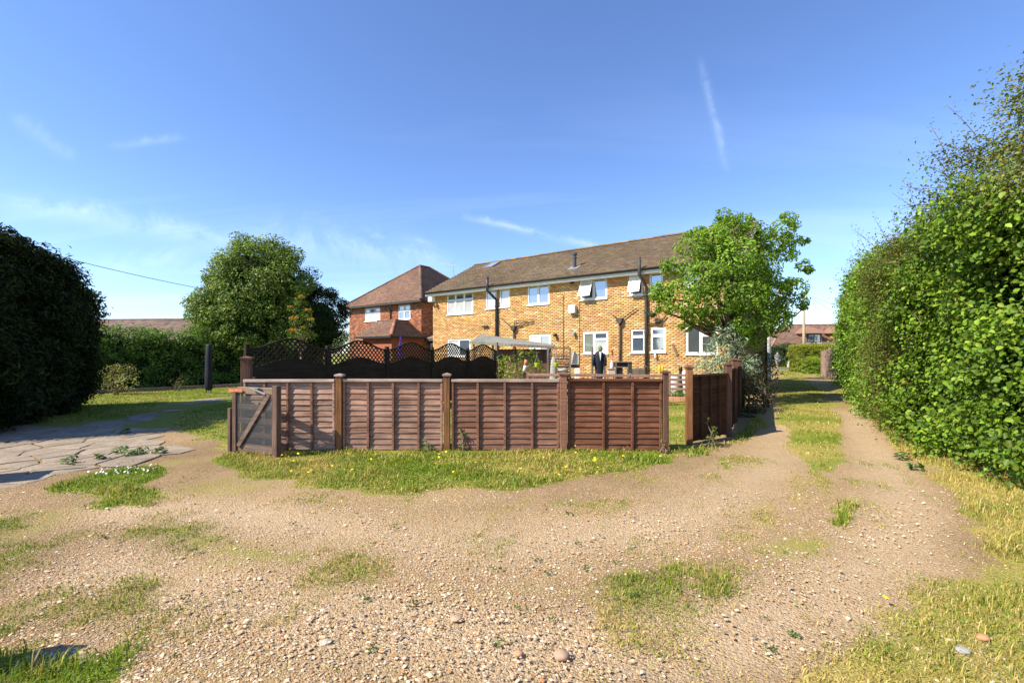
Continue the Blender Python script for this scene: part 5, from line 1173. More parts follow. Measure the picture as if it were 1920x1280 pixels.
# ------------------------------------------------------------------ hedges
def hedge(name, label, path, hfun, thick, seed, dens, size, pal, leafm, aspect=0.5, rough=0.3, core_in=0.28, group=None, cup=False, both=False, topmul=1.0, patches=None, back=True, spread=0.16, cpm=6):
    """path: list of (x,y) along the visible face (visible side on the left of travel is nx,ny); leaves over face and top"""
    rng = np.random.default_rng(seed); A = np.array(path, float); seg = np.linalg.norm(np.diff(A, axis=0), axis=1); cum = np.r_[0, np.cumsum(seg)]; Ltot = cum[-1]
    def pos(s):
        s = np.clip(s, 0, Ltot - 1e-6); i = np.clip(np.searchsorted(cum, s, 'right') - 1, 0, len(seg) - 1); t = (s - cum[i]) / seg[i]
        d = (A[i + 1] - A[i]) / seg[i][:, None]; return A[i] + d * (s - cum[i])[:, None], np.c_[d[:, 1], -d[:, 0]]
    t = thing(name, label, 'hedge', (A[0, 0], A[0, 1], 0), 0, group); off = np.array([A[0, 0], A[0, 1], 0])
    # opaque dark hull for the twiggy inside, added to block see-through
    ns, nz = max(8, int(Ltot / 0.35)), 14; s = np.linspace(0.0, Ltot, ns); V = []; idx = {}
    q, nn = pos(s); H = hfun(s)
    for i in range(ns):
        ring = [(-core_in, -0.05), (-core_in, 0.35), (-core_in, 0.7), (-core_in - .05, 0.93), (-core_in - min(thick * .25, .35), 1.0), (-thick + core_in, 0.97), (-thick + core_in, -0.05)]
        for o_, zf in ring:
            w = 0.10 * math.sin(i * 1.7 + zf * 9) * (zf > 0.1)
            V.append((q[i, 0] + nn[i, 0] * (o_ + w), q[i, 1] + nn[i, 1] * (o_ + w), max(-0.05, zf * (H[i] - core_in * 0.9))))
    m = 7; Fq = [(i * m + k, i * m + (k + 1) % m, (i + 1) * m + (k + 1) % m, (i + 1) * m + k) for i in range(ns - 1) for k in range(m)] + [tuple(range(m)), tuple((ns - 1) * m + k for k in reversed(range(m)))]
    mb = MB(); mb.add([tuple(np.array(v) - off) for v in V], Fq); mb.build('core_hull', M_CORE, t)
    # leaf clumps on the face, the top and the two ends
    nf = int(Ltot * float(np.mean(H)) * cpm); P = []; Nn = []; Rr = []
    s = rng.uniform(0, Ltot, nf); z = rng.uniform(0.03, 1.0, nf) ** 0.9
    q, nn = pos(s); H = hfun(s); bul = wob(np.c_[s, z * H], 1.6, seed + 3, 3) * rough
    zz_ = z * H * (1 + 0.04 * wob(np.c_[s, s], 2.0, seed + 5, 3))
    rnd = np.clip((z - 0.82) / 0.18, 0, 1) ** 2 * 0.45
    c = np.c_[q + nn * (bul - rnd * thick * 0.5 - 0.05)[:, None], zz_]; P.append(c); Nn.append(np.c_[nn, np.full(nf, 0.15) + rnd * 2]); Rr.append(s)
    nt_ = int(Ltot * thick * cpm * topmul); s = rng.uniform(0, Ltot, nt_); q, nn = pos(s); H = hfun(s); o_ = -rng.uniform(0, 1, nt_) * thick
    edge_drop = (np.abs(o_ / thick + 0.5) * 2) ** 4 * 0.3
    c = np.c_[q + nn * o_[:, None], H * (1 + 0.04 * wob(np.c_[s, s], 2.0, seed + 5, 3)) + 0.10 * wob(np.c_[s, o_], 3, seed + 6, 3) - edge_drop]; P.append(c); Nn.append(np.c_[nn * 0.2, np.ones(nt_)]); Rr.append(s)
    for e, sg in ((0.001, -1), (Ltot - 0.001, 1)):
        ne = int(thick * float(hfun(np.array([e]))[0]) * cpm); q, nn = pos(np.full(ne, e)); o_ = -rng.uniform(0, 1, ne) * thick; d = np.c_[-nn[:, 1], nn[:, 0]] * sg
        P.append(np.c_[q + nn * o_[:, None] + d * rng.uniform(-0.1, 0.15, (ne, 1)), rng.uniform(0.03, 0.97, ne) * hfun(np.full(ne, e))]); Nn.append(np.c_[d, np.full(ne, .2)]); Rr.append(np.full(ne, e))
    nd = nf // 2; s = rng.uniform(0, Ltot, nd); q, nn = pos(s); H = hfun(s)     # a second, deeper layer just over the dark hull
    P.append(np.c_[q - nn * (core_in * rng.uniform(0.55, 0.95, (nd, 1))), rng.uniform(0.03, 0.98, nd) * H]); Nn.append(np.c_[nn, np.full(nd, .2)]); Rr.append(s)
    if back:
        nb_ = int(Ltot * 2.0 * float(np.mean(H))); s = rng.uniform(0, Ltot, nb_); q, nn = pos(s)
        P.append(np.c_[q - nn * (thick + 0.05), rng.uniform(0.03, 1, nb_) * hfun(s)]); Nn.append(np.c_[-nn, np.full(nb_, .2)]); Rr.append(s)
    P = np.concatenate(P); Nn = np.concatenate(Nn); Rr = np.concatenate(Rr)
    per = max(3, int(dens / cpm)); n = len(P)
    tone = 1 + 0.16 * rng.normal(size=n) + 0.12 * wob(P, 1.2, seed + 9, 2)
    kind = np.zeros(n, int) if patches is None else patches(Rr, P)
    for kk in range(int(kind.max()) + 1):
        sel = np.where(kind == kk)[0]
        if not len(sel): continue
        sz, pl, asp, mul, spread, cu = (size, pal, aspect, 1.0, spread, cup) if patches is None else patches.table[kk]
        k = max(2, int(per * mul)); Pi = np.repeat(P[sel], k, 0) + rng.normal(size=(len(sel) * k, 3)) * spread * np.array([1, 1, 0.75]); Pi[:, 2] = np.maximum(Pi[:, 2], 0.02)
        Ni = np.repeat(unit(Nn[sel]), k, 0); Ci = jitter_cols(len(Pi), rng, pl, 0.16) * np.repeat(np.clip(tone[sel], 0.5, 1.6), k)[:, None]
        o = link('foliage', leaf_mesh('foliage', Pi - off, Ni, sz * rng.uniform(0.55, 1.3, len(Pi)), Ci, rng, asp, cup=cu), leafm, t); o['kind'] = 'stuff'
    return t

# tall mixed hedge on the right of the lane: ivy at the far end, hawthorn in the middle, broad hazel leaves near the camera
RH = [(17.5, 24.0), (13.9, 18.7), (10.3, 13.3), (8.1, 10.1), (7.15, 8.2), (6.55, 6.9), (6.15, 5.5), (6.05, 4.2), (6.2, 2.6)]
IVY = [(0.14, 0.265, 0.022), (0.19, 0.33, 0.03), (0.10, 0.20, 0.02), (0.25, 0.37, 0.05)]
HAW = [(0.13, 0.175, 0.022), (0.17, 0.205, 0.03), (0.10, 0.14, 0.02), (0.18, 0.15, 0.04)]
HAZ = [(0.115, 0.21, 0.016), (0.16, 0.27, 0.02), (0.08, 0.15, 0.014), (0.21, 0.31, 0.028)]
def rh_patch(s, P):
    L = s
    a = wob(P, 0.85, 303, 3)
    k = np.full(len(s), 1)
    k[(s < 16.6 + 1.2 * a)] = 0
    k[(s > 18.6 + 0.8 * a + 0.2 * (P[:, 2] - 1.5)) & (P[:, 2] < 3.6 + 0.9 * a)] = 2
    k[(s > 17.5) & (a + 0.10 * (P[:, 2] - 2.6) > 0.42)] = 1
    return k
rh_patch.table = [(0.068, IVY, 0.85, 2.5, 0.17, True), (0.048, HAW, 0.6, 5.2, 0.19, False), (0.072, HAZ, 0.75, 2.9, 0.18, True)]
def rh_h(s):
    s = np.asarray(s, float); return np.interp(s, [0, 6.4, 12.9, 16.8, 18.9, 20.3, 21.8, 25], [4.4, 4.45, 4.15, 3.9, 3.8, 4.2, 5.1, 5.6])
rhedge = hedge('tall_hedge', 'tall leafy mixed hedge along the right side of the lane', [p for p in RH], rh_h, 1.5, 81, 470, 0.09, IVY, M_LEAF, rough=0.38, core_in=0.55, patches=rh_patch, back=False)
def sprigs():
    rng = np.random.default_rng(83); A = np.array(RH); tw = MB(); P = []; Nn = []; S = []; C = []
    off = np.array([A[0, 0], A[0, 1], 0])
    seg = np.linalg.norm(np.diff(A, axis=0), axis=1); cum = np.r_[0, np.cumsum(seg)]
    for i in range(150):
        s = rng.uniform(5, 21.5); k = min(np.searchsorted(cum, s, 'right') - 1, len(seg) - 1); d = (A[k + 1] - A[k]) / seg[k]; nn = np.array([d[1], -d[0]]); p = A[k] + d * (s - cum[k])
        top = i < 70; H = float(rh_h(s))
        z = H - 0.1 if top else rng.uniform(0.25, 0.97) * H; o_ = rng.uniform(-0.6, 0.1) if top else 0.1
        st = np.array([*(p + nn * o_), z]); ln = rng.uniform(0.35, 0.95) if top else rng.uniform(0.25, 0.6)
        dr = np.array([*(nn * rng.uniform(0.1, 0.9) + d * rng.normal() * 0.4), rng.uniform(0.35, 1.1) if top else rng.uniform(-0.15, 0.5)]); dr /= np.linalg.norm(dr)
        pts = [st + dr * ln * t + np.array([0, 0, -0.12 * ln * t * t]) for t in np.linspace(0, 1, 5)]
        tw.tube([tuple(q - off) for q in pts], [0.006, 0.005, 0.004, 0.003, 0.002], 4)
        for t in np.linspace(0.1, 1, int(ln * 26)):
            P.append(st + dr * ln * t + rng.normal(size=3) * 0.028); Nn.append((0, 0, 1)); S.append(rng.uniform(0.03, 0.055)); C.append(np.array(HAW[rng.integers(4)]) * rng.uniform(0.8, 1.5) * ((1.5, 1.0, .8) if rng.random() < .2 else (1, 1.1, 1)))
    tw.build('twigs', mat('reddish_twig', (0.16, 0.085, 0.05), 0.8), rhedge)['kind'] = 'stuff'
    o = link('sprig_leaves', leaf_mesh('sprig_leaves', np.array(P) - off, np.array(Nn), np.array(S), np.array(C), rng, 0.6), M_LEAF, rhedge); o['kind'] = 'stuff'
sprigs()

# big dark conifer hedge on the left
LH = [(-9.95, 8.1), (-10.5, 9.6), (-11.5, 11.6), (-12.75, 13.9)]
def lh_h(s): return np.interp(np.asarray(s, float), [0, 1, 2.5, 4.0, 5.3, 6.2], [3.55, 3.9, 4.05, 4.1, 3.8, 3.4])
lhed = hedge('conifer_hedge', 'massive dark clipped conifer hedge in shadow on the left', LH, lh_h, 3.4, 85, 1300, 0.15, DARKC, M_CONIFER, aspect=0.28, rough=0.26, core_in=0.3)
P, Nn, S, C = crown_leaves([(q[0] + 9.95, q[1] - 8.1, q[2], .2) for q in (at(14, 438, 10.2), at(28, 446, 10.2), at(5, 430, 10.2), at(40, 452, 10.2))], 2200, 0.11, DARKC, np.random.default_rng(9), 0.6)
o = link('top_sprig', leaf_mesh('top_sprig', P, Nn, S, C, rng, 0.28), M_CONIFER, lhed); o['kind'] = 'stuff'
# lighter hedge across the back left
BH = [(-10.8, 25.6), (-12.5, 23.8), (-14.2, 21.9), (-17.1, 18.6), (-19.5, 15.8)]
BH = BH[::-1]
BHP = [(0.10, 0.19, 0.022), (0.14, 0.24, 0.028), (0.07, 0.14, 0.02)]
hedge('back_hedge', 'leafy green hedge with shaded face across the back left lawn', BH, lambda s: 2.62 + 0.10 * np.sin(np.asarray(s, float) * 1.9) + 0.06 * np.sin(np.asarray(s, float) * 4.7), 1.8, 87, 420, 0.11, BHP, M_LEAF, rough=0.30, core_in=0.35)
edg = thing('timber_edging', 'long low timber edging along the foot of the back hedge', 'edging', (-15.4, 18.0, 0))
for i in range(5):
    a = Vector((-17.0, 17.5, 0)).lerp(Vector((-11.5, 23.3, 0)), i / 5) - Vector((-15.4, 18.0, 0)); b = Vector((-17.0, 17.5, 0)).lerp(Vector((-11.5, 23.3, 0)), (i + .985) / 5) - Vector((-15.4, 18.0, 0))
    MB().bar(a + Vector((0, 0, .07)), b + Vector((0, 0, .07)), 0.10, 0.17).build('sleeper', W_GATE, edg, bevel=0.01)
# ------------------------------------------------------------------ things in the back garden
# shed: low felt roof tilted down to the right, boarded walls
sh0 = at(888, 640, 18.6); shed = thing('garden_shed', 'low shed with a sloping grey felt roof against the house', 'shed', (sh0.x, 18.6, 0), R(-8))
SW, SD = 3.15, 1.9
zl, zr = 2.26, 1.78
sw = MB()
for k in range(13):
    z = k * 0.14; zt = z + 0.145
    MB().bx(0.85, SW - 0.04, 0.0 - 0.003 * (k % 2), 0.02, z, min(zt, 1.76)).build('wall_board', W_POSTD, shed)
MB().bx(0.87, SW - 0.06, 0.021, SD, 0, 1.70).build('wall', W_TREL, shed)
zl, zr, zbl, zbr = 2.05, 1.86, 2.46, 1.97
rfm = MB().add([(-0.08, -0.35, zl), (SW + 0.1, -0.35, zr), (SW + 0.1, SD, zbr), (-0.08, SD, zbl), (-0.08, -0.35, zl - .05), (SW + 0.1, -0.35, zr - .05), (SW + 0.1, SD, zbr - .05), (-0.08, SD, zbl - .05)], [(0, 1, 2, 3), (7, 6, 5, 4), (4, 5, 1, 0), (5, 6, 2, 1), (6, 7, 3, 2), (7, 4, 0, 3)]).build('roof', M_FELT, shed)
for i, (a, b) in enumerate(((0.0, 0.5), (0.5, 1.0))):
    MB().bar((-0.08 + (SW + .18) * a, -0.365, zl + (zr - zl) * a - .03), (-0.08 + (SW + .18) * b * 0.995, -0.365, zl + (zr - zl) * b * 0.995 - .03), 0.025, 0.10).build('fascia_board', mat('lichen_board', (0.32, 0.31, 0.20), 0.9, 0.25, 6, base2=(0.24, 0.23, 0.20)) if i == 0 else M_TIMBER, rfm)
for i, x in enumerate((0.02, 0.8, SW - .05)): MB().bx(x, x + 0.08, -0.26, -0.18, 0, zl + (zr - zl) * (x / SW) - 0.06).build('roof_post', M_TIMBER, shed)
ltp = at(1046, 660, 17.2); lt = thing('trellis_screen', 'square slatted trellis screen standing beside the shed', 'screen', (at(1027, 660, 17.4).x, 17.4, 0), R(-6))
TWd = 0.85
for x in (0, TWd): MB().bx(x - 0.035, x + 0.035, -0.035, 0.035, 0, 1.86 - 0.05 * (x > 0)).build('post', M_TIMBER, lt)
for z in (1.78, 1.56, 1.1, 0.5): MB().bx(0.036, TWd - .036, -0.015, 0.005, z, z + 0.035).build('rail', M_TIMBER, lt)
for k in range(12): MB().bx(0.06 + k * 0.063, 0.078 + k * 0.063, 0.006, 0.016, 0.05, 1.80).build('slat', W_RANCH, lt)
for k in range(15): MB().bx(0.04, TWd - .04, 0.018, 0.024, 0.08 + k * 0.098, 0.13 + k * 0.098).build('backing_slat', W_TREL, lt)
# inner ranch fence
def ranch(name, label, a, b, npost, zs, h):
    a, b = Vector(a), Vector(b); d = b - a; L = d.length
    t = thing(name, label, 'fence', a, math.atan2(d.y, d.x))
    for i in range(npost): MB().bx(L * i / (npost - 1) - .045, L * i / (npost - 1) + .045, -.04, .04, 0, h).build('post', W_RANCH, t, bevel=0.004)
    for z in zs:
        for i in range(npost - 1): MB().bx(L * i / (npost - 1) + 0.01, L * (i + 1) / (npost - 1) - 0.01, -0.062, -0.042, z, z + 0.085).build('rail', W_RANCH, t, bevel=0.003)
    return t
ranch('ranch_fence', 'low inner ranch-rail fence seen just over the front fence', (at(990, 700, 14.9).x, 14.9, 0), (at(1250, 700, 14.0).x, 14.0, 0), 5, (0.86, 0.62, 0.36), 0.97)
ranch('rail_gate', 'brown rail gate with white sacks behind it, seen through the gap', (at(1255, 700, 15.9).x, 15.9, 0), (at(1298, 700, 15.6).x, 15.6, 0), 2, (0.80, 0.64, 0.48, 0.32), 0.93)
e0 = at(1250, 752, 15.2); ed = thing('bed_edging', 'low pink brick edging of a flower bed beyond the fence gap', 'edging', (e0.x, 15.2, 0), R(-4))
for k in range(5): MB().bx(k * 0.235, k * 0.235 + 0.225, 0, 0.11, -0.02, 0.13).build('brick', mat('pink_brick', (0.55, 0.27, 0.19), 0.9, 0.15, 20, per_obj=0.1, bump=0.3), ed, bevel=0.008)
def sack(px, py, Y, w, h, label):
    p = at(px, py, Y); o = MB().lathe([(w * .42, 0), (w * .5, h * .15), (w * .5, h * .7), (w * .40, h * .92), (w * .15, h)], (0, 0, 0), 14, squash=0.6).build('white_sack', mat('white_plastic', (0.78, 0.78, 0.78), 0.5, 0.08, 6, bump=0.5), None, smooth=True)
    o.location = (p.x, p.y, 0); tag(o, label, 'sack')
sack(1263, 715, 16.7, 0.42, 0.85, 'white plastic sack left behind the brown rail gate'); sack(1286, 715, 16.8, 0.38, 0.98, 'taller white plastic sack right behind the brown rail gate')
p = at(1276, 700, 16.3); o = MB().lathe([(0.05, 0), (0.05, 0.95), (0.065, 0.97), (0.065, 1.08), (0.03, 1.15)], (0, 0, 0), 10).build('garden_light', M_BLACK, None); o.location = (p.x, p.y, 0); tag(o, 'slim black bollard light behind the brown rail gate', 'lamp')

def stand(name, label, cat, px, Y, rz=0.0): return thing(name, label, cat, ((px - 960) / F_PX * Y, Y, 0), rz)
def zat(py, Y): return CAM_H + (HOR - py) / F_PX * Y
# wooden posts
for px, y0, Y, label, lean in ((1110.5, 650, 16.2, 'tall weathered wooden post left of the scarecrow', 0.0), (1136, 662, 16.8, 'leaning wooden post right of the scarecrow', -0.05)):
    t = stand('wooden_post', label, 'post', px, Y); MB().bx(-.035, .035, -.035, .035, -0.1, zat(y0, Y)).build('shaft', M_TIMBER, t, bevel=0.006, rot=(0, lean, 0))
# scarecrow in a dark suit
Y = 16.0; t = stand('scarecrow', 'scarecrow in a black suit and white shirt with a green head', 'scarecrow', 1123.5, Y)
zt = zat(658, Y); zb2 = 0.40
MB().tube([(0, 0, -0.1), (0, 0, zt - 0.05)], 0.03, 8).build('support_pole', M_TIMBER, t)
MB().lathe([(0.11, zb2), (0.125, 0.7), (0.15, 1.0), (0.165, 1.25), (0.18, zt - 0.18), (0.14, zt - 0.06), (0.05, zt)], (0, 0, 0), 16, squash=0.6).build('jacket', M_CLOTH, t, smooth=True)
for s in (-1, 1): MB().tube([(s * 0.15, 0, zt - 0.12), (s * 0.215, -0.03, zt - 0.30), (s * 0.20, -0.08, zt - 0.52)], [0.06, 0.05, 0.045], 10).build('sleeve', M_CLOTH, t, smooth=True)
MB().prism([(-0.035, zt - 0.02), (0.05, zt - 0.02), (0.02, zt - 0.34)], 'y', -0.125, -0.112).build('shirt_front', M_WHITE, t)
blob('head', mat('green_head', (0.17, 0.24, 0.08), 0.8, 0.4, 18), t, (0.085, 0.085, 0.105), (0.03, -0.01, zt + 0.085), 0.12, 3, 2)
# covered bird table / feeders
Y = 15.0; t = stand('bird_feeder', 'tilted white tube feeder with terracotta top beside the lime bush', 'bird feeder', 984, Y)
MB().tube([(0.0, 0, -0.1), (0, 0, zat(698, Y))], 0.02, 8).build('pole', M_BLACK, t); MB().bx(-0.10, 0.10, -.06, .06, zat(698, Y), zat(698, Y) + .02).build('tray', M_TIMBER, t)
zf = zat(697, Y); MB().tube([(-0.03, 0, zf + .02), (0.02, 0, zf + 0.22)], [0.05, 0.045], 12).build('tube', M_WHITE, t, smooth=True); MB().tube([(0.02, 0, zf + 0.221), (0.05, 0, zf + 0.40)], [0.055, 0.06], 12).build('top', M_TERRA, t, smooth=True); MB().tube([(0.04, -.03, zf + .17), (0.11, -.05, zf + .19), (0.15, -.05, zf + .23)], 0.012, 6).build('perch', M_STONE, t)
M_LIME = mat('lime_plastic', (0.42, 0.56, 0.04), 0.4, 0.06, 5, spec=0.4)
for px, py, label, Y in ((1043, 683, 'lime green hanging pot in front of the slatted trellis', 16.0), (1007, 684, 'lime green hanging pot nestled in the bush', 15.2)):
    t = stand('hanging_pot', label, 'plant pot', px, Y); z = zat(py, Y)
    MB().lathe([(0.04, z - .10), (0.075, z - .06), (0.09, z + .05), (0.095, z + .06), (0.085, z + .062), (0.07, z + .03)], (0, 0, 0), 14).build('pot', M_LIME, t, smooth=True)
    for s in (-1, 1): MB().tube([(s * .085, 0, z + .05), (0, 0, z + .34)], 0.004, 5).build('wire', M_STEEL, t)
    MB().tube([(0.0, 0.16, -0.1), (0, 0.16, z + .38), (0, 0.08, z + .43), (0, 0, z + .33)], 0.008, 6).build('hook_pole', M_PIPE, t)
# grey standing stone, bowl, barbecue, box
Y = 17.0; t = stand('standing_ornament', 'tall rounded grey ornament behind the lime pot', 'ornament', 1038, Y)
MB().lathe([(0.17, 0), (0.17, 0.5), (0.13, 0.9), (0.10, 1.3), (0.06, zat(668, Y) - .05), (0.02, zat(668, Y))], (0, 0, 0), 14, squash=0.6).build('body', M_STONE, t, smooth=True)
Y = 14.6; t = stand('bird_bath', 'pale blue-grey bowl on a pedestal behind a fence post', 'bird bath', 1055, Y)
z = zat(692, Y); MB().lathe([(0.14, 0), (0.06, 0.12), (0.05, z - .15), (0.08, z - .08)], (0, 0, 0), 14).build('pedestal', M_STONE, t, smooth=True); MB().lathe([(0.05, z - .09), (0.13, z - .05), (0.155, z), (0.145, z + .004), (0.11, z - .03), (0.02, z - .05)], (0, 0, 0), 18).build('bowl', mat('glazed_bowl', (0.42, 0.48, 0.50), 0.35, 0.1, 8), t, smooth=True)
Y = 17.6; t = stand('barbecue', 'black barbecue with its cream lid raised beside the house wall', 'barbecue', 1072, Y)
z = zat(683, Y); MB().bx(-.24, .26, -.22, .22, z - .12, z).build('firebox', M_BLACK, t, bevel=0.03)
MB().add([(0.0, -.2, z + .02), (0.06, -.2, z + .48), (0.22, -.2, z + .44), (0.27, -.2, z + .30), (0.27, -.2, z + .02), (0.0, .2, z + .02), (0.06, .2, z + .48), (0.22, .2, z + .44), (0.27, .2, z + .30), (0.27, .2, z + .02)], [(0, 1, 2, 3, 4), (9, 8, 7, 6, 5), (0, 5, 6, 1), (1, 6, 7, 2), (2, 7, 8, 3), (3, 8, 9, 4), (4, 9, 5, 0)]).build('lid', mat('cream_enamel', (0.55, 0.50, 0.40), 0.4, 0.1, 4), t, bevel=0.02)
for x, y in ((-.2, -.18), (.2, -.18), (-.2, .18), (.2, .18)): MB().tube([(x, y, 0), (x, y, z - .12)], 0.018, 6).build('leg', M_BLACK, t)
MB().bx(0.03, 0.22, -0.45, -0.26, 0.0, zat(690, 17.3)).build('storage_box', M_WHITE, None, bevel=0.015); o = bpy.context.scene.objects['storage_box']; o.location = ((1074 - 960) / F_PX * 17.6, 17.6, 0); tag(o, 'upright white box standing in front of the barbecue', 'box')
# white cone with red spike on a small crate table
Y = 15.8; t = stand('crate_table', 'small crate table with patterned front by the scarecrow', 'table', 1146.5, Y)
z = zat(691, Y); MB().bx(-.15, .12, -.12, .12, z - .02, z).build('top', W_RANCH, t); MB().bx(-.13, .10, -.10, .10, z - .20, z - .021).build('drawer', mat('yellow_print', (0.55, 0.42, 0.10), 0.7, 0.5, 40, base2=(0.6, 0.5, 0.6)), t)
for x in (-.13, .10):
    for y in (-.1, .1): MB().bx(x - .015, x + .015, y - .015, y + .015, 0, z - .201).build('leg', W_RANCH, t)
co = thing('cone_ornament', 'white cone with a thin red spike on the crate table', 'ornament', ((1147 - 960) / F_PX * Y, Y, z))
MB().lathe([(0.07, 0.001), (0.06, 0.10), (0.02, 0.28), (0.01, 0.30)], (0, 0, 0), 14).build('cone', M_WHITE, co, smooth=True)
MB().tube([(0, 0, .29), (0.02, 0, .48)], [0.02, 0.012], 8).build('pink_neck', mat('faded_red', (0.55, 0.20, 0.16), 0.6), co); MB().lathe([(0.015, 0.47), (0.028, 0.5), (0.022, 0.58), (0.035, 0.62), (0.01, 0.63)], (0.02, 0, 0), 8).build('spike', mat('deep_red', (0.30, 0.03, 0.02), 0.5), co)
# garden bench / trolley
Y = 15.9; t = stand('garden_trolley', 'dark two-tier garden trolley in front of the kitchen windows', 'trolley', 1167, Y)
z1, z2 = zat(678, Y), zat(687.5, Y); w = 0.28
for z in (z1, z2, 0.45): MB().bx(-w, w, -.2, .2, z - .02, z + .01).build('shelf', M_TIMBER, t, bevel=0.004)
for x in (-w, w - .03):
    for y in (-.2, .17): MB().bx(x, x + .03, y, y + .03, 0, z1 - .021).build('leg', M_TIMBER, t)
MB().bx(-w + .02, w - .08, -.1, .15, z2 + .011, z1 - .03).build('crate', M_BLACK, t); MB().bx(-w + .05, -0.02, -.15, .1, 0.461, z2 - .03).build('tub', M_BLACK, t, bevel=.02)
t = stand('chopping_post', 'dark square bin standing right of the garden trolley', 'bin', 1181, 15.6); MB().bx(-.06, .06, -.06, .06, 0, zat(681, 15.6)).build('body', M_PIPE, t, bevel=.01); MB().bx(-.07, .07, -.07, .07, zat(681, 15.6) + .001, zat(681, 15.6) + .03).build('lid', M_BLACK, t)
t = stand('garden_bench', 'low dark bench with curled armrest below the double windows', 'bench', 1194, 16.2)
z = zat(691, 16.2); MB().bx(-.30, .34, -.2, .2, z - .30, z - .26).build('seat', M_PIPE, t); MB().bx(-.30, .34, .18, .21, z - .259, z).build('backrest', M_TIMBER, t)
for x in (-.28, .30): MB().bx(x, x + .03, -.2, .2, 0, z - .301).build('leg', M_PIPE, t)
MB().tube([(0.32, -.2, z - .25), (0.32, -.22, z - .02), (0.34, -.2, z + .06), (0.30, -.15, z + .09)], 0.02, 8).build('armrest', M_BLACK, t)
M_YEL = mat('yellow_plastic', (0.75, 0.45, 0.01), 0.4, 0.1, 6)
for i, (px, label) in enumerate(((1236.5, 'yellow bottle-shaped stake, left of the pair by the end post'), (1242, 'yellow bottle-shaped stake, right of the pair by the end post'))):
    Y = 14.6; t = stand('yellow_stake', label, 'stake', px, Y); zz2 = zat(684, Y)
    MB().lathe([(0.035, 0), (0.035, zz2 - .14), (0.042, zz2 - .10), (0.03, zz2 - .03), (0.012, zz2), (0.005, zz2 + .02)], (0, 0, 0), 10).build('stake_body', M_YEL, t, smooth=True)
# delphinium spikes behind the trellis
sc_ = [(at(751, 650, 18).x, 18.0, z, r) for z, r in ((1.45, .10), (1.6, .11), (1.75, .10), (1.9, .085), (2.03, .07), (2.15, .05), (2.25, .03))]
shrub('delphinium', 'tall purple flower spike rising over the trellis', (at(751, 650, 18).x, 18.0, 0), sc_, 0.05, [(0.13, 0.05, 0.42), (0.10, 0.05, 0.34), (0.18, 0.10, 0.48)], 75, per=6000, stems=3, cat='flower', leafm=M_LEAF_MATT, aspect=0.8)
sc_ = [(at(733, 650, 18).x, 18.0, z, r) for z, r in ((1.45, .06), (1.6, .05), (1.72, .04))]
shrub('yellow_spike', 'small pale yellow flower spike left of the purple one', (at(733, 650, 18).x, 18.0, 0), sc_, 0.04, [(0.55, 0.45, 0.12)], 76, per=6000, stems=2, cat='flower', leafm=M_LEAF_MATT, aspect=0.8)
# hanging basket on the soil pipe
hp_ = HO + U * (wx(1228)) - BK * 0.32; zb3 = wz(1228, 589)
t = thing('hanging_basket', 'small leafy hanging basket beside the dark soil pipe', 'hanging basket', (hp_.x, hp_.y, zb3))
MB().lathe([(0.03, -.18), (0.14, -.08), (0.16, 0)], (0, 0, 0), 12).build('basket', M_PIPE, t); MB().bar((0, 0, .28), BK * 0.31 + Vector((0, 0, .28)), .02, .02).build('bracket', M_BLACK, t)
for s in (-1, 1): MB().tube([(s * .15, 0, 0), (0, 0, .27)], .004, 5).build('chain', M_BLACK, t)
P, Nn, S, C = crown_leaves([(0, 0, .06, .2), (.08, -.08, -.04, .16), (-.1, -.05, 0, .15)], 1500, .07, BIRCHP, np.random.default_rng(5)); o = link('foliage', leaf_mesh('foliage', P, Nn, S, C, np.random.default_rng(6)), M_LEAF, t); o['kind'] = 'stuff'

# covered rotary airer on the left lawn
Y = 18.0; t = stand('covered_airer', 'closed rotary airer in a tall black cover on the left lawn', 'airer', 391.5, Y)
MB().tube([(0, 0, -0.1), (0, 0, 0.5)], 0.025, 8).build('pole', M_STEEL, t); zt = zat(645, Y)
MB().lathe([(0.10, 0.14), (0.15, 0.22), (0.145, 0.8), (0.125, 1.4), (0.105, zt - .10), (0.06, zt)], (0, 0, 0), 18, squash=0.8).build('cover', M_CLOTH, t, smooth=True)
for i in range(4): a = i * 1.5; MB().tube([(.10 * math.cos(a), .08 * math.sin(a), .16), (.12 * math.cos(a), .1 * math.sin(a), .02)], 0.008, 5).build('cord', M_BLACK, t)

# ------------------------------------------------------------------ beyond: bungalow roof on the left, cable, far end of the lane
bl = thing('bungalow', 'bungalow with brown interlocking tile roof behind the back hedge', 'house', (-31, 29.0, 0), R(-6))
MB().bx(0.4, 14.6, 0.4, 7.6, 0, 2.3).build('wall', mat('rendered_wall', (0.5, 0.45, 0.38), 0.9), bl)
br = MB().prism([(0, 2.35), (4, 3.98), (8, 2.35), (8, 2.25), (4, 3.86), (0, 2.25)], 'x', 0, 15).build('roof', MATS['roof_underlay'], bl)
tile_slope(br, (0, 0, 2.36), (1, 0, 0), (0, 4, 1.62), [(0, -.03), (15, -.03), (15, 4.3), (0, 4.3)], [(0.15, 0.105, 0.085), (0.18, 0.125, 0.10), (0.13, 0.09, 0.08)], 33, 0.33, 0.30, 0.03)
cap_line(br, (0, 4, 3.98), (15, 4, 3.98), [(0.16, 0.12, 0.10)], 34, 0.12, 0.45)
cb = MB(); a, b = Vector((-27, 22, 7.6)), RO + U * 0.0 + Vector((0, 0, 5.0)); cb.tube([a.lerp(b, i / 16) + Vector((0, 0, -1.0 * math.sin(math.pi * i / 16) * 0.6)) for i in range(17)], 0.016, 5)
o = cb.build('overhead_cable', M_BLACK, None); tag(o, 'thin overhead cable crossing the sky to the red house', 'cable')

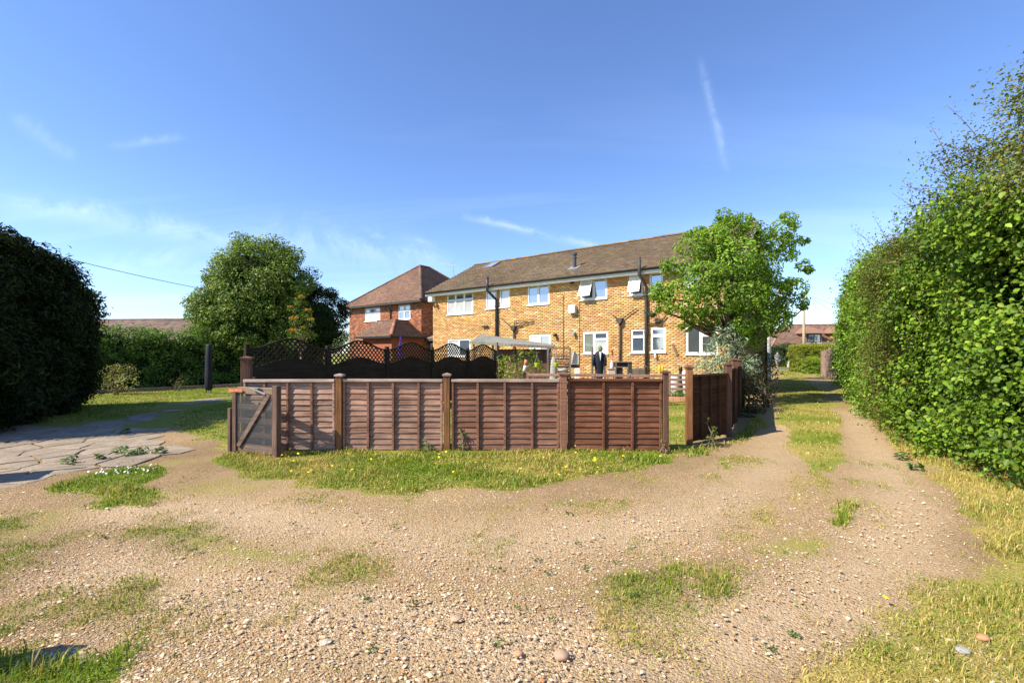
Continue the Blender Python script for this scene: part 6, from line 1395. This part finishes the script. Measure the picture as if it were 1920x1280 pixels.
road = MB().add([(18, 47.5, 0.010), (60, 39.5, 0.010), (60, 44.5, 0.010), (18, 52.5, 0.010)], [(0, 1, 2, 3)]).build('road', M_ASPHALT, None); tag(road, 'grey asphalt road across the end of the lane', kind='structure')
fh = thing('chalet_house', 'far chalet house with brown roof and two dormers beyond the road', 'house', (37.6, 66, 0), R(-4))
MB().bx(1.5, 14.5, 1, 9, 0, 2.6).build('wall', MATS['red_brick_far'], fh)
fr_ = MB().add([(0, 0, 2.5), (16, 0, 2.5), (16, 10, 2.5), (0, 10, 2.5), (4.2, 5, 6.0), (12.0, 5, 6.0)], [(0, 1, 5, 4), (1, 2, 5), (2, 3, 4, 5), (3, 0, 4), (3, 2, 1, 0)]).build('roof', MATS['roof_underlay'], fh)
FT = [(0.20, 0.125, 0.09), (0.23, 0.14, 0.10), (0.18, 0.11, 0.085)]
sv = Vector((0, 5, 3.5)); tile_slope(fr_, (0, 0, 2.52), (1, 0, 0), sv, [(0, -.03), (16, -.03), (12.0, sv.length), (4.2, sv.length)], FT, 41, 0.33, 0.22)
sv = Vector((4.2, 0, 3.5)); tile_slope(fr_, (0, 0, 2.52), (0, 1, 0), sv, [(0, -.03), (10, -.03), (5, sv.length)], FT, 42, 0.33, 0.22)
cap_line(fr_, (0, 0, 2.55), (4.2, 5, 6.03), [(0.38, 0.22, 0.15)], 43, 0.14, 0.5, 'hip_tile'); cap_line(fr_, (4.2, 5, 6.02), (12, 5, 6.02), FT, 44, 0.14, 0.5)
for x in (5.2, 9.2):
    d = MB().bx(x, x + 2.4, 0.9, 4.0, 2.9, 4.55).build('dormer', mat('dormer_hanging_tile', (0.30, 0.14, 0.09), 0.9, 0.2, 12), fh)
    MB().add([(x - .45, .35, 4.5), (x + 2.85, .35, 4.5), (x + 2.85, 4.6, 4.5), (x - .45, 4.6, 4.5), (x + 0.9, 1.9, 5.5), (x + 1.5, 1.9, 5.5), (x + 1.2, 4.4, 5.5)], [(0, 1, 5, 4), (1, 2, 6, 5), (3, 0, 4, 6), (4, 5, 6), (2, 3, 6), (3, 2, 1, 0)]).build('dormer_roof', mat('dormer_tile', (0.25, 0.135, 0.09), 0.9, 0.25, 10), d)
    window(fh, x + .25, x + 2.15, 3.15, 4.35, [(1, [1], [G_BLUE]), (1, [1], [G_BLUE])], y=0.86, sill=False, fm=mat('dark_frame', (0.03, 0.035, 0.04), 0.4))
    MB().bx(x + .15, x + 2.25, 0.72, 0.90, 3.03, 3.12).build('sill', M_WHITE, d)
for nm, label, base, cl, pal, sz in (
    ('oak_tree', 'small round tree right of the far chalet house', (45.2, 60, 0), ellipsoid_clumps(40, (45.2, 60, 4.2), (1.9, 1.8, 1.6), .5, .8, np.random.default_rng(3), .15, 3), [(0.07, 0.10, 0.025), (0.09, 0.12, 0.03)], 0.28),
    ('garden_tree', 'loose greyish tree before the far chalet house', (30.2, 56, 0), ellipsoid_clumps(34, (30.4, 56, 4.6), (2.3, 1.8, 1.5), .3, .6, np.random.default_rng(4), .25, 5, .4), [(0.17, 0.18, 0.09), (0.13, 0.15, 0.06), (0.20, 0.19, 0.12)], 0.18),
    ('background_tree', 'dark treetop showing over the far chalet roof', (37.0, 82, 0), ellipsoid_clumps(20, (37.0, 82, 6.3), (2.2, 2, 1.2), .6, .9, np.random.default_rng(5), .2, 6), [(0.05, 0.08, 0.03)], 0.35),
    ('background_tree', 'tall dark tree filling the gap behind the birch', (31.5, 62, 0), ellipsoid_clumps(40, (31.5, 62, 4.4), (2.6, 2, 2.6), .6, .9, np.random.default_rng(6), .2, 7), [(0.05, 0.085, 0.025), (0.07, 0.11, 0.03)], 0.32)):
    tree(nm, label, base, cl, 0.16, sz, pal, int(base[0] * 10), per=120, limbs=9)
hedge('roadside_hedge', 'dark leafy hedge across the road behind the walker', [(25.5, 53.5), (31.0, 52.5), (36, 51.5)][::1], lambda s: 2.55 + .12 * np.sin(np.asarray(s, float) * 2.3), 1.4, 91, 70, 0.22, DK[:2] + [(0.06, 0.10, 0.02)], M_LEAF, core_in=0.2, rough=0.2)
YH = [(0.27, 0.30, 0.025), (0.32, 0.34, 0.03), (0.22, 0.26, 0.02)]
hedge('clipped_hedge', 'tall square-clipped yellow-green hedge at the end of the lane', [(23.6, 37.2), (26.4, 36.8)], lambda s: 2.28 + 0 * np.asarray(s, float), 2.2, 92, 1100, 0.06, YH, M_LEAF_MATT, core_in=0.10, rough=0.03, spread=0.06, cpm=70)
hedge('clipped_hedge', 'low clipped green hedge in front of the taller yellow-green one', [(22.6, 34.6), (25.2, 34.2)], lambda s: 1.22 + 0 * np.asarray(s, float), 1.2, 93, 1100, 0.055, [(0.20, 0.30, 0.022), (0.25, 0.34, 0.025)], M_LEAF_MATT, core_in=0.10, rough=0.03, spread=0.06, cpm=70)
ff = thing('lane_end_fence', 'weathered closeboard fence stepping along the far right of the lane', 'fence', (22.4, 33.0, 0), math.atan2(-7.7, -4.1))
for i in range(36):
    h = 1.72 + 0.012 * i - 0.08 * (i % 5 == 0); x = i * 0.24; MB().bx(x, x + 0.205, -0.012 - 0.022 * (i % 2), 0.012 - 0.022 * (i % 2), 0.02, h).build('board', wood('closeboard', (0.16, 0.10, 0.075), (0.34, 0.24, 0.19), 0.35, 2), ff)
for i in range(5): MB().bx(i * 1.85, 0.1 + i * 1.85, 0.02, 0.12, 0, 1.72).build('post', W_POSTD, ff)
pl = thing('telegraph_pole', 'pale wooden telegraph pole before the far chalet house', 'pole', (32.2, 50.2, 0))
MB().tube([(0, 0, -0.5), (0, 0, 4), (0, 0, 8.4)], [0.16, 0.145, 0.12], 12).build('shaft', mat('pole_wood', (0.36, 0.30, 0.20), 0.85, 0.2, 5, (1, 1, .1)), pl, smooth=True)
for e, sg in (((44, 52, 5.4), .4), ((41, 50, 3.8), .5), ((52, 70, 5.2), .8), ((24, 47, 5.6), .3)):
    a, b = Vector((0, 0, 8.2)), Vector(e) - Vector((32.2, 50.2, 0)); MB().tube([a.lerp(b, i / 8) - Vector((0, 0, sg * math.sin(math.pi * i / 8))) for i in range(9)], 0.014, 4).build('wire', M_BLACK, pl)

# white van half hidden behind the clipped hedge
cx = at(1490.5, 680, 40.5).x; car = thing('parked_van', 'white parked van half hidden behind the clipped hedge', 'van', (cx, 40.5, 0), R(-10))
prof = [(0.0, 0.30), (0.0, 0.60), (0.06, 0.78), (0.50, 1.42), (0.85, 1.70), (1.3, 1.78), (4.05, 1.80), (4.15, 1.0), (4.15, 0.35), (3.6, 0.25), (0.3, 0.25)]
MB().prism(prof, 'y', 0, 1.7).build('body', mat('white_paint', (0.82, 0.82, 0.82), 0.25, 0.02, 2, spec=0.6), car, bevel=0.05)
MB().prism([(0.62, 1.05), (0.98, 1.55), (1.75, 1.60), (1.75, 1.05)], 'y', -0.012, 1.712).build('side_glass', G_DARK, car)
MB().add([(0.16, 0.2, 0.94), (0.16, 1.5, 0.94), (0.52, 1.45, 1.47), (0.52, 0.25, 1.47)], [(0, 1, 2, 3)]).build('windscreen', G_DARK, car, loc=(-0.025, 0, 0.012))
for x in (0.75, 3.2):
    for y in (0.0, 1.7):
        wv = MB().lathe([(0.30, -0.11), (0.32, -0.08), (0.32, 0.08), (0.30, 0.11)], (0, 0, 0), 18).build('wheel', M_BLACK, car, loc=(x, y, 0.31), rot=(R(90), 0, 0)); MB().lathe([(0.18, -0.115), (0.18, 0.115)], (0, 0, 0), 12).build('rim', M_STEEL, wv)
for y in (0.2, 1.5): MB().bx(-0.02, 0.05, y - .14, y + .14, 0.60, 0.72).build('headlight', M_STEEL, car, bevel=.02)

# the walker
def skin_mesh(name, joints, edges, radii, m, parent, sub=2):
    me = bpy.data.meshes.new(name); me.from_pydata(joints, edges, []); o = link(name, me, m, parent)
    o.modifiers.new('skin', 'SKIN'); o.modifiers.new('sub', 'SUBSURF').levels = sub; o.modifiers['sub'].render_levels = sub
    for sv_, r in zip(me.skin_vertices[0].data, radii): sv_.radius = r if isinstance(r, tuple) else (r, r)
    me.skin_vertices[0].data[0].use_root = True
    return o
Yp = 43.5; person = thing('person', 'person in grey-green T-shirt and grey shorts walking up the lane', 'person', ((1457.5 - 960) / F_PX * Yp, Yp, 0))
M_SKIN = mat('skin', (0.48, 0.29, 0.21), 0.6, 0.06, 5); M_SHIRT = mat('tshirt', (0.13, 0.19, 0.20), 0.85, 0.15, 9); M_SHORT = mat('shorts', (0.15, 0.16, 0.19), 0.85, 0.15, 9)
J = [(0, 0, .95), (0, 0, 1.12), (0, 0, 1.32), (0, 0, 1.45), (0, -.01, 1.52), (0, -.02, 1.60), (0, -.02, 1.72),
     (-.18, 0, 1.40), (-.23, .02, 1.13), (-.14, -.16, 1.02), (-.06, -.20, 1.05), (.18, 0, 1.40), (.24, .03, 1.12), (.26, -.03, .90), (.26, -.05, .80),
     (-.09, 0, .90), (-.10, -.10, .50), (-.10, -.02, .10), (-.10, -.16, .04), (.09, 0, .90), (.10, .06, .50), (.10, .16, .12), (.10, .03, .04)]
E = [(0, 1), (1, 2), (2, 3), (3, 4), (4, 5), (5, 6), (3, 7), (7, 8), (8, 9), (9, 10), (3, 11), (11, 12), (12, 13), (13, 14), (0, 15), (15, 16), (16, 17), (17, 18), (0, 19), (19, 20), (20, 21), (21, 22)]
RR = [(.15, .10), (.14, .10), (.17, .11), (.12, .09), .055, .085, .075, .06, .045, .035, .04, .06, .045, .035, .04, .09, .06, .04, .035, .09, .06, .04, .035]
skin_mesh('body', J, E, RR, M_SKIN, person)
sh_i = [2, 1, 0, 3, 7, 8, 11, 12]; rm_ = {k: i for i, k in enumerate(sh_i)}
def lerp3(a, b, t): return tuple(a[i] + (b[i] - a[i]) * t for i in range(3))
JS = [J[k] for k in sh_i]; JS[5] = lerp3(J[7], J[8], .6); JS[7] = lerp3(J[11], J[12], .6)
skin_mesh('shirt', JS, [(0, 1), (1, 2), (0, 3), (3, 4), (4, 5), (3, 6), (6, 7)], [(.195, .135), (.175, .13), (.18, .125), (.14, .105), .085, .075, .085, .075], M_SHIRT, person)
skin_mesh('shorts', [J[0], J[15], lerp3(J[15], J[16], .85), J[19], lerp3(J[19], J[20], .85)], [(0, 1), (1, 2), (0, 3), (3, 4)], [(.175, .125), (.115, .12), (.10, .10), (.115, .12), (.10, .10)], M_SHORT, person)
blob('hair', mat('dark_hair', (0.03, 0.02, 0.015), 0.7), person, (.10, .115, .09), (0, .01, 1.72), 0.05, 2, 2)
for x, y in ((-.10, -.09), (.10, .10)): blob('shoe', M_BLACK, person, (.055, .13, .05), (x, y - .02, .045), 0.03, 2, 2)

# unseen stand-ins left of the frame, added to cast shadows into it
bn = thing('chair_stand_in', 'unseen chair-shaped stand-in casting a shadow beside the paving', 'chair', (-7.02, 5.5, 0), R(30))
for z in (0.42, 0.66): MB().bx(-.3, .3, -.28, .28, z, z + .04).build('seat' if z < .5 else 'arm_frame', M_TIMBER, bn)
for x in (-.3, .26):
    for y in (-.28, .24): MB().bx(x, x + .05, y, y + .05, 0, .67 if y < 0 else 1.0).build('leg', M_TIMBER, bn)
for k in range(4): MB().bx(-.24 + k * .13, -.16 + k * .13, .25, .27, .47, .98).build('back_slat', M_TIMBER, bn)
ps = thing('post_stand_in', 'unseen post-shaped stand-in casting a shadow on the corner grass', 'bollard', (-2.98, 2.13, 0)); MB().bx(-.08, .08, -.08, .08, -.1, .62).build('shaft', M_TIMBER, ps, bevel=.01)
GROUPS = {'stone': 'loose stones on the drive and verge', 'weed': 'weeds along the fence foot', 'wooden_post': 'wooden posts in the back garden', 'hanging_pot': 'lime green hanging pots', 'white_sack': 'white sacks behind the rail gate',
          'yellow_stake': 'yellow stakes by the end post', 'clipped_hedge': 'clipped hedges at the end of the lane', 'background_tree': 'trees behind the far houses', 'patch_grass': 'grass patches on the gravel'}
for o in bpy.data.objects:
    if o.parent is None and o.name.split('.')[0] in GROUPS: o['group'] = GROUPS[o.name.split('.')[0]]
print('objects', len(bpy.data.objects), 'tris', sum(sum(len(p.vertices) - 2 for p in o.data.polygons) if len(o.data.polygons) < 20000 else len(o.data.loops) - 2 * len(o.data.polygons) for o in bpy.data.objects if o.type == 'MESH'))
